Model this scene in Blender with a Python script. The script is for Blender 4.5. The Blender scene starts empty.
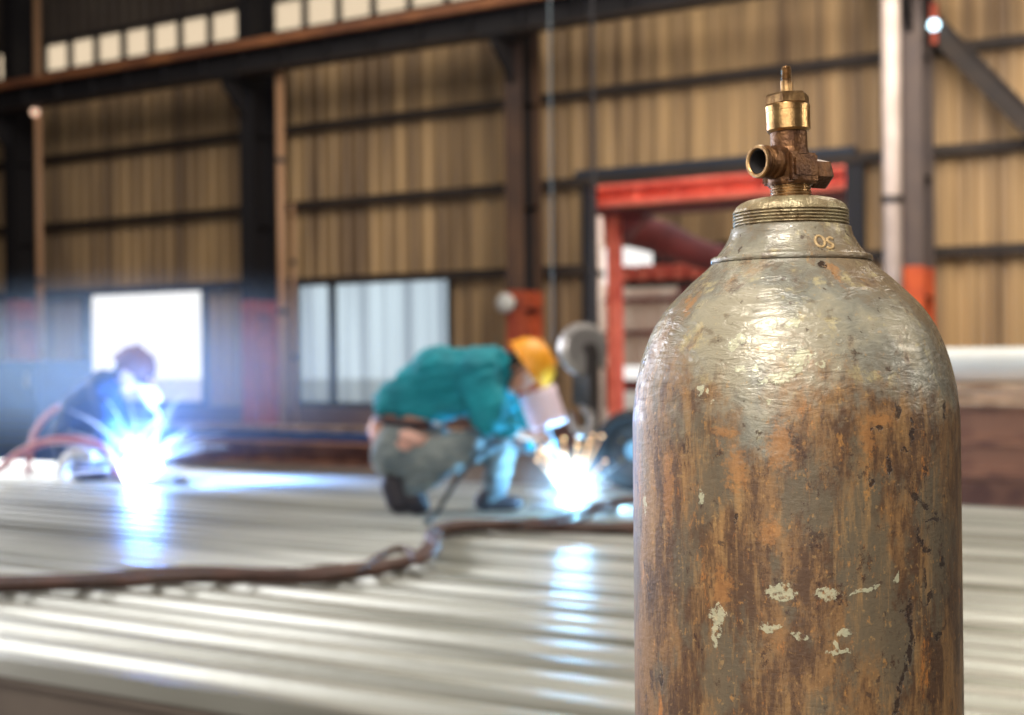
import bpy, bmesh, math, random
from mathutils import Vector, Matrix, noise
from mathutils.bvhtree import BVHTree
random.seed(7)
sc = bpy.context.scene
C = sc.collection
PI = math.pi
# ------------------------------------------------------------------ camera
F = 1300.0
CAM = Vector((0, 0, 1.3))
ROLL = math.radians(0.6)
PITCH = math.radians(-0.15)
r0 = Vector((math.cos(ROLL), 0, -math.sin(ROLL)))
fw = Vector((0, math.cos(PITCH), math.sin(PITCH)))
fw = (fw - r0 * fw.dot(r0)).normalized()
up = r0.cross(fw)
cd = bpy.data.cameras.new('camera')
cam = bpy.data.objects.new('camera', cd); C.objects.link(cam)
M3 = Matrix((r0, up, -fw)).transposed()
cam.matrix_world = Matrix.Translation(CAM) @ M3.to_4x4()
cd.sensor_width = 36; cd.lens = F / 1024 * 36
cd.clip_start = 0.05; cd.clip_end = 400
cd.dof.use_dof = True; cd.dof.focus_distance = 0.85; cd.dof.aperture_fstop = 6.3
sc.camera = cam
# ------------------------------------------------------------------ world, lights, exposure
w = bpy.data.worlds.new('world'); sc.world = w; w.use_nodes = True
bg = w.node_tree.nodes['Background']
bg.inputs[0].default_value = (1.0, 0.97, 0.93, 1); bg.inputs[1].default_value = 1.15
sc.view_settings.view_transform = 'Standard'; sc.view_settings.look = 'None'
sc.view_settings.gamma = 1; sc.view_settings.use_curve_mapping = False
sc.view_settings.exposure = 0.0
sc.cycles.use_denoising = True
sc.cycles.max_bounces = 6; sc.cycles.volume_bounces = 1
sc.cycles.sample_clamp_indirect = 6.0
def area(name, loc, target, size, power, color):
    l = bpy.data.lights.new(name, 'AREA'); l.energy = power; l.color = color
    l.shape = 'RECTANGLE'; l.size, l.size_y = size
    o = bpy.data.objects.new(name, l); C.objects.link(o); o.location = loc
    o.rotation_euler = (Vector(target) - Vector(loc)).to_track_quat('-Z', 'Y').to_euler()
    return o
def point(name, loc, power, color, r=0.05):
    l = bpy.data.lights.new(name, 'POINT'); l.energy = power; l.color = color; l.shadow_soft_size = r
    o = bpy.data.objects.new(name, l); C.objects.link(o); o.location = loc
    return o
area('key_left', (-0.75, -0.45, 3.3), (0.2, 0.95, 1.3), (0.6, 0.9), 130, (1, 0.95, 0.86))  # unseen key panel added for the highlight on the cylinder shoulder
area('key_right', (2.5, 0.7, 2.2), (0.2, 0.95, 1.35), (0.3, 0.9), 20, (1, 0.93, 0.82))  # unseen panel added for the cylinder's right-hand highlight
area('fill_left', (-5.5, 3.2, 2.0), (0.2, 0.95, 1.0), (1.6, 2.6), 120, (0.95, 0.95, 1.0))  # unseen fill panel added at the left, no gate is built
area('rim_left', (-6.8, 11.0, 2.6), (0.2, 0.95, 0.9), (3.2, 3.6), 800, (0.86, 0.90, 1.0))  # unseen panel added for the bright rim on the cylinder's left edge
area('fill_front', (-2.0, -5.0, 3.4), (0, 6, 0.6), (6, 3.5), 330, (1, 0.93, 0.84))  # unseen fill added behind the camera, the front wall is closed
area('bay_fill', (3.6, 11.0, 5.0), (4.4, 16.5, 2.9), (2, 1), 120, (1, 0.84, 0.70))  # fill added to brighten the red header in the doorway
area('roof_light', (2.0, 8.5, 7.9), (-1, 10.5, 0), (9, 4), 1050, (1, 0.9, 0.76))
area('roof_light_far', (-7.0, 13.0, 7.9), (-8, 15, 0), (9, 3), 280, (1, 0.88, 0.76))

# ------------------------------------------------------------------ pixel helpers: where a line of sight meets a real plane
def ray(x, y): return fw + r0 * ((x - 512) / F) + up * ((357.5 - y) / F)
vr = ray(-1721, 377)
d = Vector((vr.x, vr.y, 0)).normalized()
n = Vector((-d.y, d.x, 0)); n = -n if n.y < 0 else n
Z = Vector((0, 0, 1))
def on_z(x, y, z):
    r = ray(x, y); return CAM + r * ((z - CAM.z) / r.z)
def on_c(x, y, c):
    r = ray(x, y); return CAM + r * ((c - CAM.dot(n)) / r.dot(n))
def on_y(x, y, Y):
    r = ray(x, y); return CAM + r * (Y / r.y)
def sc_of(p): return p.dot(d), p.dot(n)
def L(s, c, z): return d * s + n * c + Z * z
def S(x, y, c): return on_c(x, y, c).dot(d)
def H(x, y, c): return on_c(x, y, c).z
DECK = 0.44
WC = 16.0
FACE = Matrix((d, n, Z)).transposed().to_4x4()

# ------------------------------------------------------------------ materials
def mat(name, col, rough=0.6, metal=0.0, col2=None, scale=4.0, stretch=(1, 1, 1), amt=1.0, bump=0.0, bscale=30, emit=None, coord='Object', spec=0.5, trans=0, rot=0):
    m = bpy.data.materials.new(name); m.use_nodes = True
    nt = m.node_tree; N = nt.nodes; K = nt.links
    b = N['Principled BSDF']
    b.inputs['Base Color'].default_value = (*col, 1); b.inputs['Roughness'].default_value = rough
    b.inputs['Metallic'].default_value = metal
    b.inputs['Specular IOR Level'].default_value = spec
    tc = N.new('ShaderNodeTexCoord')
    if col2:
        mp = N.new('ShaderNodeMapping'); mp.inputs['Scale'].default_value = stretch
        mp.vector_type = 'POINT'; src = tc.outputs[coord]
        if rot:
            m0 = N.new('ShaderNodeMapping'); m0.inputs['Rotation'].default_value = (0, 0, rot); K.new(src, m0.inputs[0]); src = m0.outputs[0]
        K.new(src, mp.inputs[0])
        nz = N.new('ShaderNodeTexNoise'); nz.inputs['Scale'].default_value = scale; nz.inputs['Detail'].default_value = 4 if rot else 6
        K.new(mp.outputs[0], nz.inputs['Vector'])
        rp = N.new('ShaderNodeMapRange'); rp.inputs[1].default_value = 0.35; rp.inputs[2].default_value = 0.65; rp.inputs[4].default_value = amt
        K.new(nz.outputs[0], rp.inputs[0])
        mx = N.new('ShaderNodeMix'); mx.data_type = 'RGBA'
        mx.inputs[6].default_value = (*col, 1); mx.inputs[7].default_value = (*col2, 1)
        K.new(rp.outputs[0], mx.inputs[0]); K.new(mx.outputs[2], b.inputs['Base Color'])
    if bump:
        nb = N.new('ShaderNodeTexNoise'); nb.inputs['Scale'].default_value = bscale; nb.inputs['Detail'].default_value = 4
        K.new(tc.outputs[coord], nb.inputs['Vector'])
        bp = N.new('ShaderNodeBump'); bp.inputs['Strength'].default_value = bump; bp.inputs['Distance'].default_value = 0.01
        K.new(nb.outputs[0], bp.inputs['Height']); K.new(bp.outputs[0], b.inputs['Normal'])
    if emit:
        b.inputs['Emission Color'].default_value = (*emit[0], 1); b.inputs['Emission Strength'].default_value = emit[1]
    if trans: b.inputs['Transmission Weight'].default_value = trans
    return m
M = {}
M['wall'] = mat('sheet_wall', (0.52, 0.35, 0.175), 0.55, 0, (0.17, 0.11, 0.065), 1.0, (3.2, 3.2, 0.22), 0.95)
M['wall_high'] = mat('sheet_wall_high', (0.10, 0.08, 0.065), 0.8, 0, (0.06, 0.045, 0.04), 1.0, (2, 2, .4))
M['outwall'] = mat('outer_sheet', (0.92, 0.80, 0.70), 0.7, 0, (0.75, 0.58, 0.48), 1.0, (3, 3, .3))
M['girt'] = mat('dark_girt', (0.022, 0.016, 0.015), 0.7, 0, (0.04, 0.027, 0.02), 3)
M['column'] = mat('column_paint', (0.13, 0.07, 0.04), 0.6, 0, (0.05, 0.03, 0.025), 2, (1, 1, .5))
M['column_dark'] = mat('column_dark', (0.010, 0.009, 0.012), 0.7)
M['column_grey'] = mat('column_grey', (0.12, 0.09, 0.08), 0.6, 0, (0.09, 0.07, 0.07), 3)
M['red'] = mat('red_paint', (0.48, 0.085, 0.04), 0.55, 0, (0.30, 0.05, 0.03), 5)
M['orange_red'] = mat('orange_paint', (0.72, 0.13, 0.03), 0.5, 0, (0.5, 0.08, 0.03), 4)
M['gantry'] = mat('gantry_red', (0.90, 0.24, 0.17), 0.5, 0, (0.62, 0.11, 0.08), 4)
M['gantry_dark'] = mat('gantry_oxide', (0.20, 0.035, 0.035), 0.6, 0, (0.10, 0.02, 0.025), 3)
M['blue_frame'] = mat('door_frame_blue', (0.012, 0.026, 0.05), 0.6)
M['rail'] = mat('rusty_rail', (0.42, 0.17, 0.07), 0.6, 0, (0.2, 0.08, 0.045), 2)
M['pipe_tan'] = mat('tan_pipe', (0.48, 0.28, 0.16), 0.5)
M['pipe_white'] = mat('pale_pipe', (0.80, 0.68, 0.62), 0.4, 0, (0.6, 0.5, 0.45), 3)
M['white'] = mat('white_paint', (0.62, 0.64, 0.62), 0.4, 0, (0.55, 0.55, 0.52), 3)
M['frame'] = mat('window_frame', (0.014, 0.015, 0.022), 0.7)
M['floor'] = mat('concrete', (0.16, 0.14, 0.13), 0.7, 0, (0.09, 0.08, 0.08), 1.2, bump=.2)
M['ground'] = mat('outside_ground', (0.45, 0.42, 0.38), 0.9, 0, (0.35, 0.32, 0.28), 1)
M['dado'] = mat('brick_dado', (0.20, 0.12, 0.10), 0.8, 0, (0.12, 0.07, 0.07), 2)
M['roof'] = mat('roof_sheet', (0.10, 0.09, 0.08), 0.8)
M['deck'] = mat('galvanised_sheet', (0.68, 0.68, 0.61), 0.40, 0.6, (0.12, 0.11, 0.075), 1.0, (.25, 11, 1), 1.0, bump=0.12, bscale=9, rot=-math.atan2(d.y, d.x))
M['deck_edge'] = mat('steel_edge', (0.16, 0.125, 0.095), 0.55, 0.3, (0.09, 0.07, 0.055), 1.5, (1, 1, 2))
M['hose'] = mat('dark_hose', (0.045, 0.022, 0.018), 0.6, 0, (0.09, 0.04, 0.03), 8)
M['hose_pink'] = mat('pink_hose', (0.45, 0.17, 0.20), 0.5)
M['hose_blue'] = mat('blue_hose', (0.22, 0.42, 0.55), 0.4)
M['black'] = mat('black_rubber', (0.012, 0.012, 0.015), 0.6)
M['steel'] = mat('grey_steel', (0.45, 0.43, 0.43), 0.4, 0.5, (0.28, 0.26, 0.26), 8)
M['steel_dark'] = mat('dark_steel', (0.07, 0.06, 0.06), 0.5, 0.4)
M['rust_beam'] = mat('rusty_beam', (0.36, 0.17, 0.10), 0.7, 0.1, (0.16, 0.07, 0.05), 4, (1, 1, 1))
M['rust_beam2'] = mat('bare_beam', (0.75, 0.52, 0.34), 0.6, 0.2, (0.26, 0.14, 0.08), 4)
M['blue_steel'] = mat('blue_machine', (0.02, 0.09, 0.34), 0.5, 0, (0.015, 0.05, 0.2), 2)
M['brass'] = mat('brass', (0.52, 0.33, 0.14), 0.30, 0.95, (0.20, 0.10, 0.04), 110, (1, 1, 1), 0.8, bump=0.08, bscale=700)
M['brass_dark'] = mat('tarnished_brass', (0.155, 0.072, 0.027), 0.40, 0.75, (0.06, 0.026, 0.013), 110, (1, 1, 1), 0.9, bump=0.18, bscale=500)
M['brass_worn'] = mat('worn_brass', (0.36, 0.22, 0.095), 0.36, 0.85, (0.12, 0.06, 0.026), 130, (1, 1, 1), 0.9, bump=0.12, bscale=600)
M['teal'] = mat('teal_cloth', (0.004, 0.27, 0.34), 0.85, 0, (0.003, 0.16, 0.215), 6, bump=.5, bscale=14)
M['denim'] = mat('worn_denim', (0.22, 0.25, 0.25), 0.9, 0, (0.09, 0.12, 0.14), 7, bump=.5, bscale=16)
M['denim_patch'] = mat('pink_pocket', (0.62, 0.36, 0.30), 0.9)
M['navy'] = mat('navy_cloth', (0.02, 0.045, 0.12), 0.85, 0, (0.012, 0.03, 0.08), 6, bump=.5, bscale=14)
M['belt'] = mat('belt', (0.03, 0.012, 0.02), 0.6)
M['shoe'] = mat('black_shoe', (0.018, 0.014, 0.022), 0.6)
M['skin'] = mat('skin', (0.50, 0.25, 0.17), 0.6)
M['helmet'] = mat('yellow_helmet', (0.80, 0.33, 0.02), 0.4)
M['brown_cap'] = mat('brown_cap', (0.16, 0.07, 0.055), 0.8)
M['glove'] = mat('glove_leather', (0.42, 0.34, 0.30), 0.85, 0, (0.3, 0.2, 0.17), 9)
M['glove_dark'] = mat('glove_brown', (0.13, 0.06, 0.04), 0.85)
M['shield'] = mat('shield_plate', (0.92, 0.72, 0.80), 0.5)
M['hair'] = mat('hair', (0.012, 0.01, 0.01), 0.7)
M['arc'] = mat('arc_plasma', (0.9, 0.95, 1), 0.5, emit=((0.80, 0.90, 1.0), 9))
M['spark_blue'] = mat('spark_white', (1, 1, 1), 0.5, emit=((0.75, 0.85, 1.0), 1.3))
M['spark_orange'] = mat('spark_orange', (1, .5, .2), 0.5, emit=((1.0, 0.42, 0.16), 1.6))
M['lamp'] = mat('lamp_glow', (.8, .9, 1), 0.5, emit=((0.55, 0.85, 1.0), 4))
M['lamp_warm'] = mat('lamp_glow_warm', (1, .8, .7), 0.5, emit=((1.0, 0.62, 0.42), 1.0))
def glassmat(name, tint, fac):
    m = bpy.data.materials.new(name); m.use_nodes = True; N = m.node_tree.nodes; K = m.node_tree.links
    N.remove(N['Principled BSDF']); o = N['Material Output']
    stripe = None
    if fac > .32:  # contrast of the ribs put into the tint as light and dark stripes
        tc = N.new('ShaderNodeTexCoord'); mp = N.new('ShaderNodeMapping'); mp.inputs['Scale'].default_value = (6, 6, .12); K.new(tc.outputs['Object'], mp.inputs[0])
        nz = N.new('ShaderNodeTexNoise'); nz.inputs['Scale'].default_value = 1; nz.inputs['Detail'].default_value = 3; K.new(mp.outputs[0], nz.inputs['Vector'])
        rp = N.new('ShaderNodeMapRange'); rp.inputs[1].default_value = .35; rp.inputs[2].default_value = .65; K.new(nz.outputs[0], rp.inputs[0])
        mc = N.new('ShaderNodeMix'); mc.data_type = 'RGBA'; mc.inputs[6].default_value = (*[q * .55 for q in tint], 1); mc.inputs[7].default_value = (*[min(1, q * 1.25) for q in tint], 1)
        K.new(rp.outputs[0], mc.inputs[0]); stripe = mc.outputs[2]
    t = N.new('ShaderNodeBsdfTransparent'); t.inputs[0].default_value = (*tint, 1)
    l = N.new('ShaderNodeBsdfTranslucent'); l.inputs[0].default_value = (*tint, 1)
    mx = N.new('ShaderNodeMixShader'); mx.inputs[0].default_value = fac
    if stripe: K.new(stripe, t.inputs[0]); K.new(stripe, l.inputs[0])
    K.new(t.outputs[0], mx.inputs[1]); K.new(l.outputs[0], mx.inputs[2]); K.new(mx.outputs[0], o.inputs[0])
    return m
M['glass'] = glassmat('window_glass', (0.97, 0.99, 1.0), 0.05)
M['fiber'] = glassmat('fibreglass_sheet', (0.56, 0.70, 0.86), 0.35)
M['clere'] = glassmat('clerestory_glass', (0.80, 0.66, 0.48), 0.31)
def smoke(name, dens, col, aniso=0.3, radial=True):
    m = bpy.data.materials.new(name); m.use_nodes = True; N = m.node_tree.nodes; K = m.node_tree.links
    N.remove(N['Principled BSDF'])
    v = N.new('ShaderNodeVolumeScatter'); v.inputs['Color'].default_value = (*col, 1); v.inputs['Density'].default_value = dens
    v.inputs['Anisotropy'].default_value = aniso
    tc = N.new('ShaderNodeTexCoord'); mp = N.new('ShaderNodeVectorMath'); mp.operation = 'SUBTRACT'; mp.inputs[1].default_value = (.5, .5, .42)
    K.new(tc.outputs['Generated'], mp.inputs[0]); ln = N.new('ShaderNodeVectorMath'); ln.operation = 'LENGTH'; K.new(mp.outputs[0], ln.inputs[0])
    mr = N.new('ShaderNodeMapRange'); mr.interpolation_type = 'SMOOTHSTEP'
    for i, x in enumerate((0.0, .46, dens, 0.0)): mr.inputs[i + 1].default_value = x
    K.new(ln.outputs['Value'], mr.inputs[0]); K.new(mr.outputs[0], v.inputs['Density'])
    K.new(v.outputs[0], N['Material Output'].inputs['Volume'])
    return m

# ------------------------------------------------------------------ object helpers
def thing(name, label, cat, loc=(0, 0, 0), rotz=0, group=None):
    o = bpy.data.objects.new(name, None); C.objects.link(o)
    o.location = loc; o.rotation_euler = (0, 0, rotz); o.empty_display_size = .1
    o['label'] = label; o['category'] = cat
    if group: o['group'] = group
    return o
def tag(o, label, cat, group=None, kind=None):
    o['label'] = label; o['category'] = cat
    if group: o['group'] = group
    if kind: o['kind'] = kind
    return o
def root_of(o):
    while o.parent: o = o.parent
    return o
def obj(name, bm, m, parent=None, label=None, local=False, smooth=False, recalc=True):
    """links bm as ONE mesh; its vertices are given in world space unless local"""
    if recalc: bmesh.ops.recalc_face_normals(bm, faces=bm.faces)
    me = bpy.data.meshes.new(name); bm.to_mesh(me); bm.free()
    if isinstance(m, (list, tuple)):
        for q in m: me.materials.append(q)
    else: me.materials.append(m)
    if smooth:
        for p in me.polygons: p.use_smooth = True
    o = bpy.data.objects.new(name, me); C.objects.link(o)
    if parent:
        o.parent = parent
        if not local:
            r = root_of(parent)
            me.transform((Matrix.Translation(r.location) @ r.rotation_euler.to_matrix().to_4x4()).inverted())
    elif not local:
        # origin at the base centre of the thing
        vs = [v.co for v in me.vertices]
        c = Vector((sum(v.x for v in vs) / len(vs), sum(v.y for v in vs) / len(vs), min(v.z for v in vs)))
        me.transform(Matrix.Translation(-c)); o.location = c
    if label: o['label'] = label
    return o
def struct(name, bm, m, parent=None, **k):
    o = obj(name, bm, m, parent, **k)
    if not parent: o['kind'] = 'structure'
    return o
def new(): return bmesh.new()
def bx(bm, a, b, mtx=None, bevel=0):
    """box between two corners, in frame mtx"""
    t = bmesh.new(); bmesh.ops.create_cube(t, size=1)
    a = Vector(a); b = Vector(b)
    for v in t.verts: v.co = Vector(((a[i] + b[i]) / 2 + v.co[i] * (b[i] - a[i]) for i in range(3)))
    if bevel: bmesh.ops.bevel(t, geom=t.edges[:], offset=bevel, segments=2, affect='EDGES')
    if mtx: t.transform(mtx)
    me = bpy.data.meshes.new('t'); t.to_mesh(me); t.free(); bm.from_mesh(me); bpy.data.meshes.remove(me)
    return bm
def fb(bm, s0, s1, c0, c1, z0, z1, bevel=0):
    return bx(bm, (min(s0, s1), min(c0, c1), min(z0, z1)), (max(s0, s1), max(c0, c1), max(z0, z1)), FACE, bevel)
def tube(bm, pts, r, seg=8, cap=True, sub=6):
    """swept tube through pts (Catmull-Rom), r number or per-point list"""
    pts = [Vector(p) for p in pts]
    rr = r if isinstance(r, (list, tuple)) else [r] * len(pts)
    P = []; R = []
    if len(pts) > 2 and sub > 1:
        for i in range(len(pts) - 1):
            p0 = pts[max(i - 1, 0)]; p1 = pts[i]; p2 = pts[i + 1]; p3 = pts[min(i + 2, len(pts) - 1)]
            for k in range(sub):
                t = k / sub
                P.append(0.5 * ((2 * p1) + (p2 - p0) * t + (2 * p0 - 5 * p1 + 4 * p2 - p3) * t * t + (3 * p1 - p0 - 3 * p2 + p3) * t ** 3))
                R.append(rr[i] * (1 - t) + rr[i + 1] * t)
        P.append(pts[-1]); R.append(rr[-1])
    else: P = pts; R = rr
    prev = None; rings = []
    for i, p in enumerate(P):
        t = (P[min(i + 1, len(P) - 1)] - P[max(i - 1, 0)])
        t = t.normalized() if t.length > 1e-9 else Vector((0, 0, 1))
        if prev is None:
            a = t.orthogonal().normalized()
        else:
            a = (prev - t * prev.dot(t)); a = a.normalized() if a.length > 1e-6 else t.orthogonal().normalized()
        prev = a; b = t.cross(a)
        rings.append([bm.verts.new(p + (a * math.cos(2 * PI * k / seg) + b * math.sin(2 * PI * k / seg)) * R[i]) for k in range(seg)])
    for i in range(len(rings) - 1):
        for k in range(seg):
            bm.faces.new((rings[i][k], rings[i][(k + 1) % seg], rings[i + 1][(k + 1) % seg], rings[i + 1][k]))
    if cap:
        bm.faces.new(rings[0][::-1]); bm.faces.new(rings[-1])
    return bm
def lathe(bm, prof, seg=48, axis=Matrix.Identity(4), closed=False, uv=False):
    """prof: list of (radius, height) spun round local z, then moved by axis"""
    rings = []
    for (r, h) in prof:
        if r < 1e-6: rings.append([bm.verts.new(axis @ Vector((0, 0, h)))])
        else: rings.append([bm.verts.new(axis @ Vector((r * math.cos(2 * PI * k / seg), r * math.sin(2 * PI * k / seg), h))) for k in range(seg)])
    m = len(rings)
    for i in range(m if closed else m - 1):
        A = rings[i]; B = rings[(i + 1) % m]
        for k in range(seg):
            k2 = (k + 1) % seg
            q = [A[0] if len(A) == 1 else A[k], A[0] if len(A) == 1 else A[k2], B[0] if len(B) == 1 else B[k2], B[0] if len(B) == 1 else B[k]]
            u = []
            for v in q:
                if v not in u: u.append(v)
            if len(u) >= 3:
                try: bm.faces.new(u)
                except ValueError: pass
    return bm
def axis_to(p, direction):
    q = Vector(direction).normalized().to_track_quat('Z', 'Y')
    return Matrix.Translation(Vector(p)) @ q.to_matrix().to_4x4()
def capsule(bm, a, b, ra, rb, seg=12):
    """tapered limb from a to b with round ends"""
    a = Vector(a); b = Vector(b); t = b - a; Ln = max(t.length, 1e-5)
    prof = [(0, -ra)] + [(ra * math.cos(q), ra * math.sin(q)) for q in [-1.2, -.8, -.4, 0]]
    prof += [(rb * math.cos(q), Ln + rb * math.sin(q)) for q in [0, .4, .8, 1.2]] + [(0, Ln + rb)]
    lathe(bm, prof, seg, axis_to(a, t if t.length > 1e-5 else Z))
def ellipsoid(bm, c, r, rot=None, seg=16):
    t = bmesh.new(); bmesh.ops.create_uvsphere(t, u_segments=seg, v_segments=seg // 2 + 2, radius=1)
    m = Matrix.Translation(Vector(c)) @ (rot.to_4x4() if rot else Matrix.Identity(4)) @ Matrix.Diagonal((*r, 1))
    t.transform(m); me = bpy.data.meshes.new('t'); t.to_mesh(me); t.free(); bm.from_mesh(me); bpy.data.meshes.remove(me)
def fuse(name, bm, m, parent, voxel=0.012, smooth=4, folds=0.0, fscale=.12, label=None, seed=0):
    """one continuous skin over overlapping volumes (voxel remesh), softened, with cloth folds"""
    bmesh.ops.recalc_face_normals(bm, faces=bm.faces)
    o = obj(name, bm, m, parent, label)
    rm = o.modifiers.new('r', 'REMESH'); rm.mode = 'VOXEL'; rm.voxel_size = voxel; rm.use_smooth_shade = True
    sm = o.modifiers.new('s', 'SMOOTH'); sm.factor = 0.5; sm.iterations = smooth
    dg = bpy.context.evaluated_depsgraph_get(); dg.update()
    me = bpy.data.meshes.new_from_object(o.evaluated_get(dg))
    o.modifiers.clear(); old = o.data; o.data = me; bpy.data.meshes.remove(old)
    if folds:
        for v, nn in [(v, v.normal.copy()) for v in me.vertices]:
            p = v.co / fscale + Vector((seed, 0, 0))
            k = noise.noise(Vector((p.x * 1.0 + p.z * .6, p.y, p.z * 2.2 - p.x * .8)))
            v.co += nn * folds * (1 - abs(k) * 3.0)
    for p in me.polygons: p.use_smooth = True
    me.name = name
    return o

# ================================================================== THE SETTING
# floor
bm = new(); fb(bm, -16, 32, -8, WC + .3, -0.1, 0); struct('floor', bm, M['floor'])
bm = new(); fb(bm, -30, 60, WC + .3, 60, -0.12, -0.02); struct('ground', bm, M['ground'])
# openings in the sheet wall (s0, s1, z0, z1)
def rect(x0, x1, ytop, ybot, xm=None):
    xm = xm or (x0 + x1) / 2
    return (S(x1, ytop, WC), S(x0, ytop, WC), H(xm, ybot, WC), H(xm, ytop, WC))
W1 = rect(86, 205, 291, 403)
W2 = rect(295, 451, 280, 405)
DR = rect(593, 848, 175, 700, 720); DR = (DR[0], DR[1], 0.0, DR[3])
zc0 = H(155, 55, WC); zc1 = H(155, 23, WC)
CL = (3.0, S(0, 80, WC) + 6, zc0, zc1)
ops = [W1, W2, DR, CL]
zs = sorted({0.0, 8.6} | {v for o in ops for v in o[2:]})
pitch = 0.25; prof = [(0, 0), (.06, 0), (.10, .045), (.21, .045)]
ss = []
k = -14.0
while k < 32:
    for a, b in prof: ss.append((k + a, b))
    k += pitch
edges = sorted({v for o in ops for v in o[:2]})
def depth_at(s):
    f = (s + 14.0) % pitch
    if f < .06: return 0
    if f < .10: return .045 * (f - .06) / .04
    if f < .21: return .045
    return .045 * (1 - (f - .21) / .04)
for e in edges: ss.append((e, depth_at(e)))
ss = sorted(ss)
zrail = H(250, 62, WC)
bm = new(); bmh = new()
for zi in range(len(zs) - 1):
    z0, z1 = zs[zi], zs[zi + 1]
    for i in range(len(ss) - 1):
        sm_ = (ss[i][0] + ss[i + 1][0]) / 2; zm = (z0 + z1) / 2
        if any(o[0] < sm_ < o[1] and o[2] < zm < o[3] for o in ops): continue
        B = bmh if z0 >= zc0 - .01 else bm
        q = [B.verts.new(L(a, WC + b, z)) for a, b, z in ((*ss[i], z0), (*ss[i + 1], z0), (*ss[i + 1], z1), (*ss[i], z1))]
        B.faces.new(q)
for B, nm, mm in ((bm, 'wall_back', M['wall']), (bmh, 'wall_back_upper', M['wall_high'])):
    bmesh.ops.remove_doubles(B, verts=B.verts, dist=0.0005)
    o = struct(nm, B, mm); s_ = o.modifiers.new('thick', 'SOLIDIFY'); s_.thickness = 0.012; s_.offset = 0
bm = new(); fb(bm, -16, 32, -8, WC + .4, 8.6, 8.75); struct('ceiling', bm, M['roof'])
bm = new(); fb(bm, 31.9, 32, -8, WC, 0, 8.6); struct('wall_left', bm, M['wall_high'])
bm = new(); fb(bm, -14, -13.9, -8, WC, 0, 8.6); struct('wall_right', bm, M['wall_high'])
bm = new(); fb(bm, -14, 32, -8.1, -8, 0, 8.6); struct('wall_front', bm, M['wall_high'])
# low masonry dado under the windows
bm = new()
zd = W2[2] - .05
fb(bm, DR[1] + .25, 32, WC - .06, WC - .01, 0, zd); fb(bm, -14, DR[0] - .25, WC - .06, WC - .01, 0, zd)
struct('baseboard_back', bm, M['dado'])
# windows
def window(nm, R, pane, mull, sill=True, fr=.07):
    s0, s1, z0, z1 = R
    bm = new()
    for a in (s0, s1): fb(bm, a - fr / 2, a + fr / 2, WC - .06, WC + .10, z0 - fr / 2, z1 + fr / 2)
    for a in (z0, z1): fb(bm, s0, s1, WC - .055, WC + .095, a - fr / 2, a + fr / 2)
    for a in mull: fb(bm, a - fr / 2, a + fr / 2, WC - .04, WC + .08, z0, z1)
    o = struct(nm, bm, M['frame'])
    root = o
    bm = new()
    if pane is M['fiber']:
        a = s0
        vs = []
        while a < s1:
            vs.append((a, 0.02 * (int((a - s0) / .06) % 2))); a += .06
        vs.append((s1, 0))
        for i in range(len(vs) - 1):
            q = [bm.verts.new(L(x, WC + .03 + y, z)) for x, y, z in ((*vs[i], z0), (*vs[i + 1], z0), (*vs[i + 1], z1), (*vs[i], z1))]
            bm.faces.new(q)
        bmesh.ops.remove_doubles(bm, verts=bm.verts, dist=.0005)
    else:
        q = [bm.verts.new(L(x, WC + .03, z)) for x, z in ((s0, z0), (s1, z0), (s1, z1), (s0, z1))]; bm.faces.new(q)
    me = bpy.data.meshes.new('window_pane'); bm.to_mesh(me); bm.free(); me.materials.append(pane)
    p = bpy.data.objects.new('window_pane', me); C.objects.link(p); p.parent = root; me.transform(Matrix.Translation(-root.location))
    return o
window('window_1', W1, M['glass'], [])
window('window_2', W2, M['fiber'], [S(332, 280, WC)])
mull = []
a = S(240, 40, WC); stp = (S(44, 70, WC) - S(240, 40, WC)) / 7
q = a - 30 * stp
while q < CL[1]:
    if q > CL[0] + .1: mull.append(q)
    q += stp
window('window_3', CL, M['clere'], mull, fr=.055)
# girts: horizontal rails of the wall
gz = []
for (x, y) in ((400, 117), (400, 197), (400, 277)):
    gz.append(H(x, y, WC))
gap = gz[0] - gz[1]
def girt_spans(z):
    blocks = [(o[0] - .05, o[1] + .05) for o in (W1, W2, DR) if o[2] < z - .04 and z + .04 < o[3]]
    cur = -14; out = []
    for b in sorted(blocks): out.append((cur, b[0])); cur = b[1]
    out.append((cur, 32)); return out
for i, z in enumerate([gz[2], gz[1], gz[0], gz[0] + gap, ]):
    bm = new()
    for a, b in girt_spans(z): fb(bm, a, b, WC - .16, WC - .01, z - .075, z + .045)
    struct('trim_%d' % (i + 1), bm, M['girt'])
# doorway frame
s0, s1, z0, z1 = DR
bm = new()
fb(bm, s0 - .22, s0, WC - .12, WC + .12, 0, z1 + .12); fb(bm, s1, s1 + .11, WC - .12, WC + .12, 0, z1 + .12)
struct('door_1', bm, M['frame'])
bm = new(); fb(bm, s0 - .12, s1 + .2, WC - .15, WC - .02, z1 + .1, z1 + .2); struct('trim_5', bm, M['blue_frame'])

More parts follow.
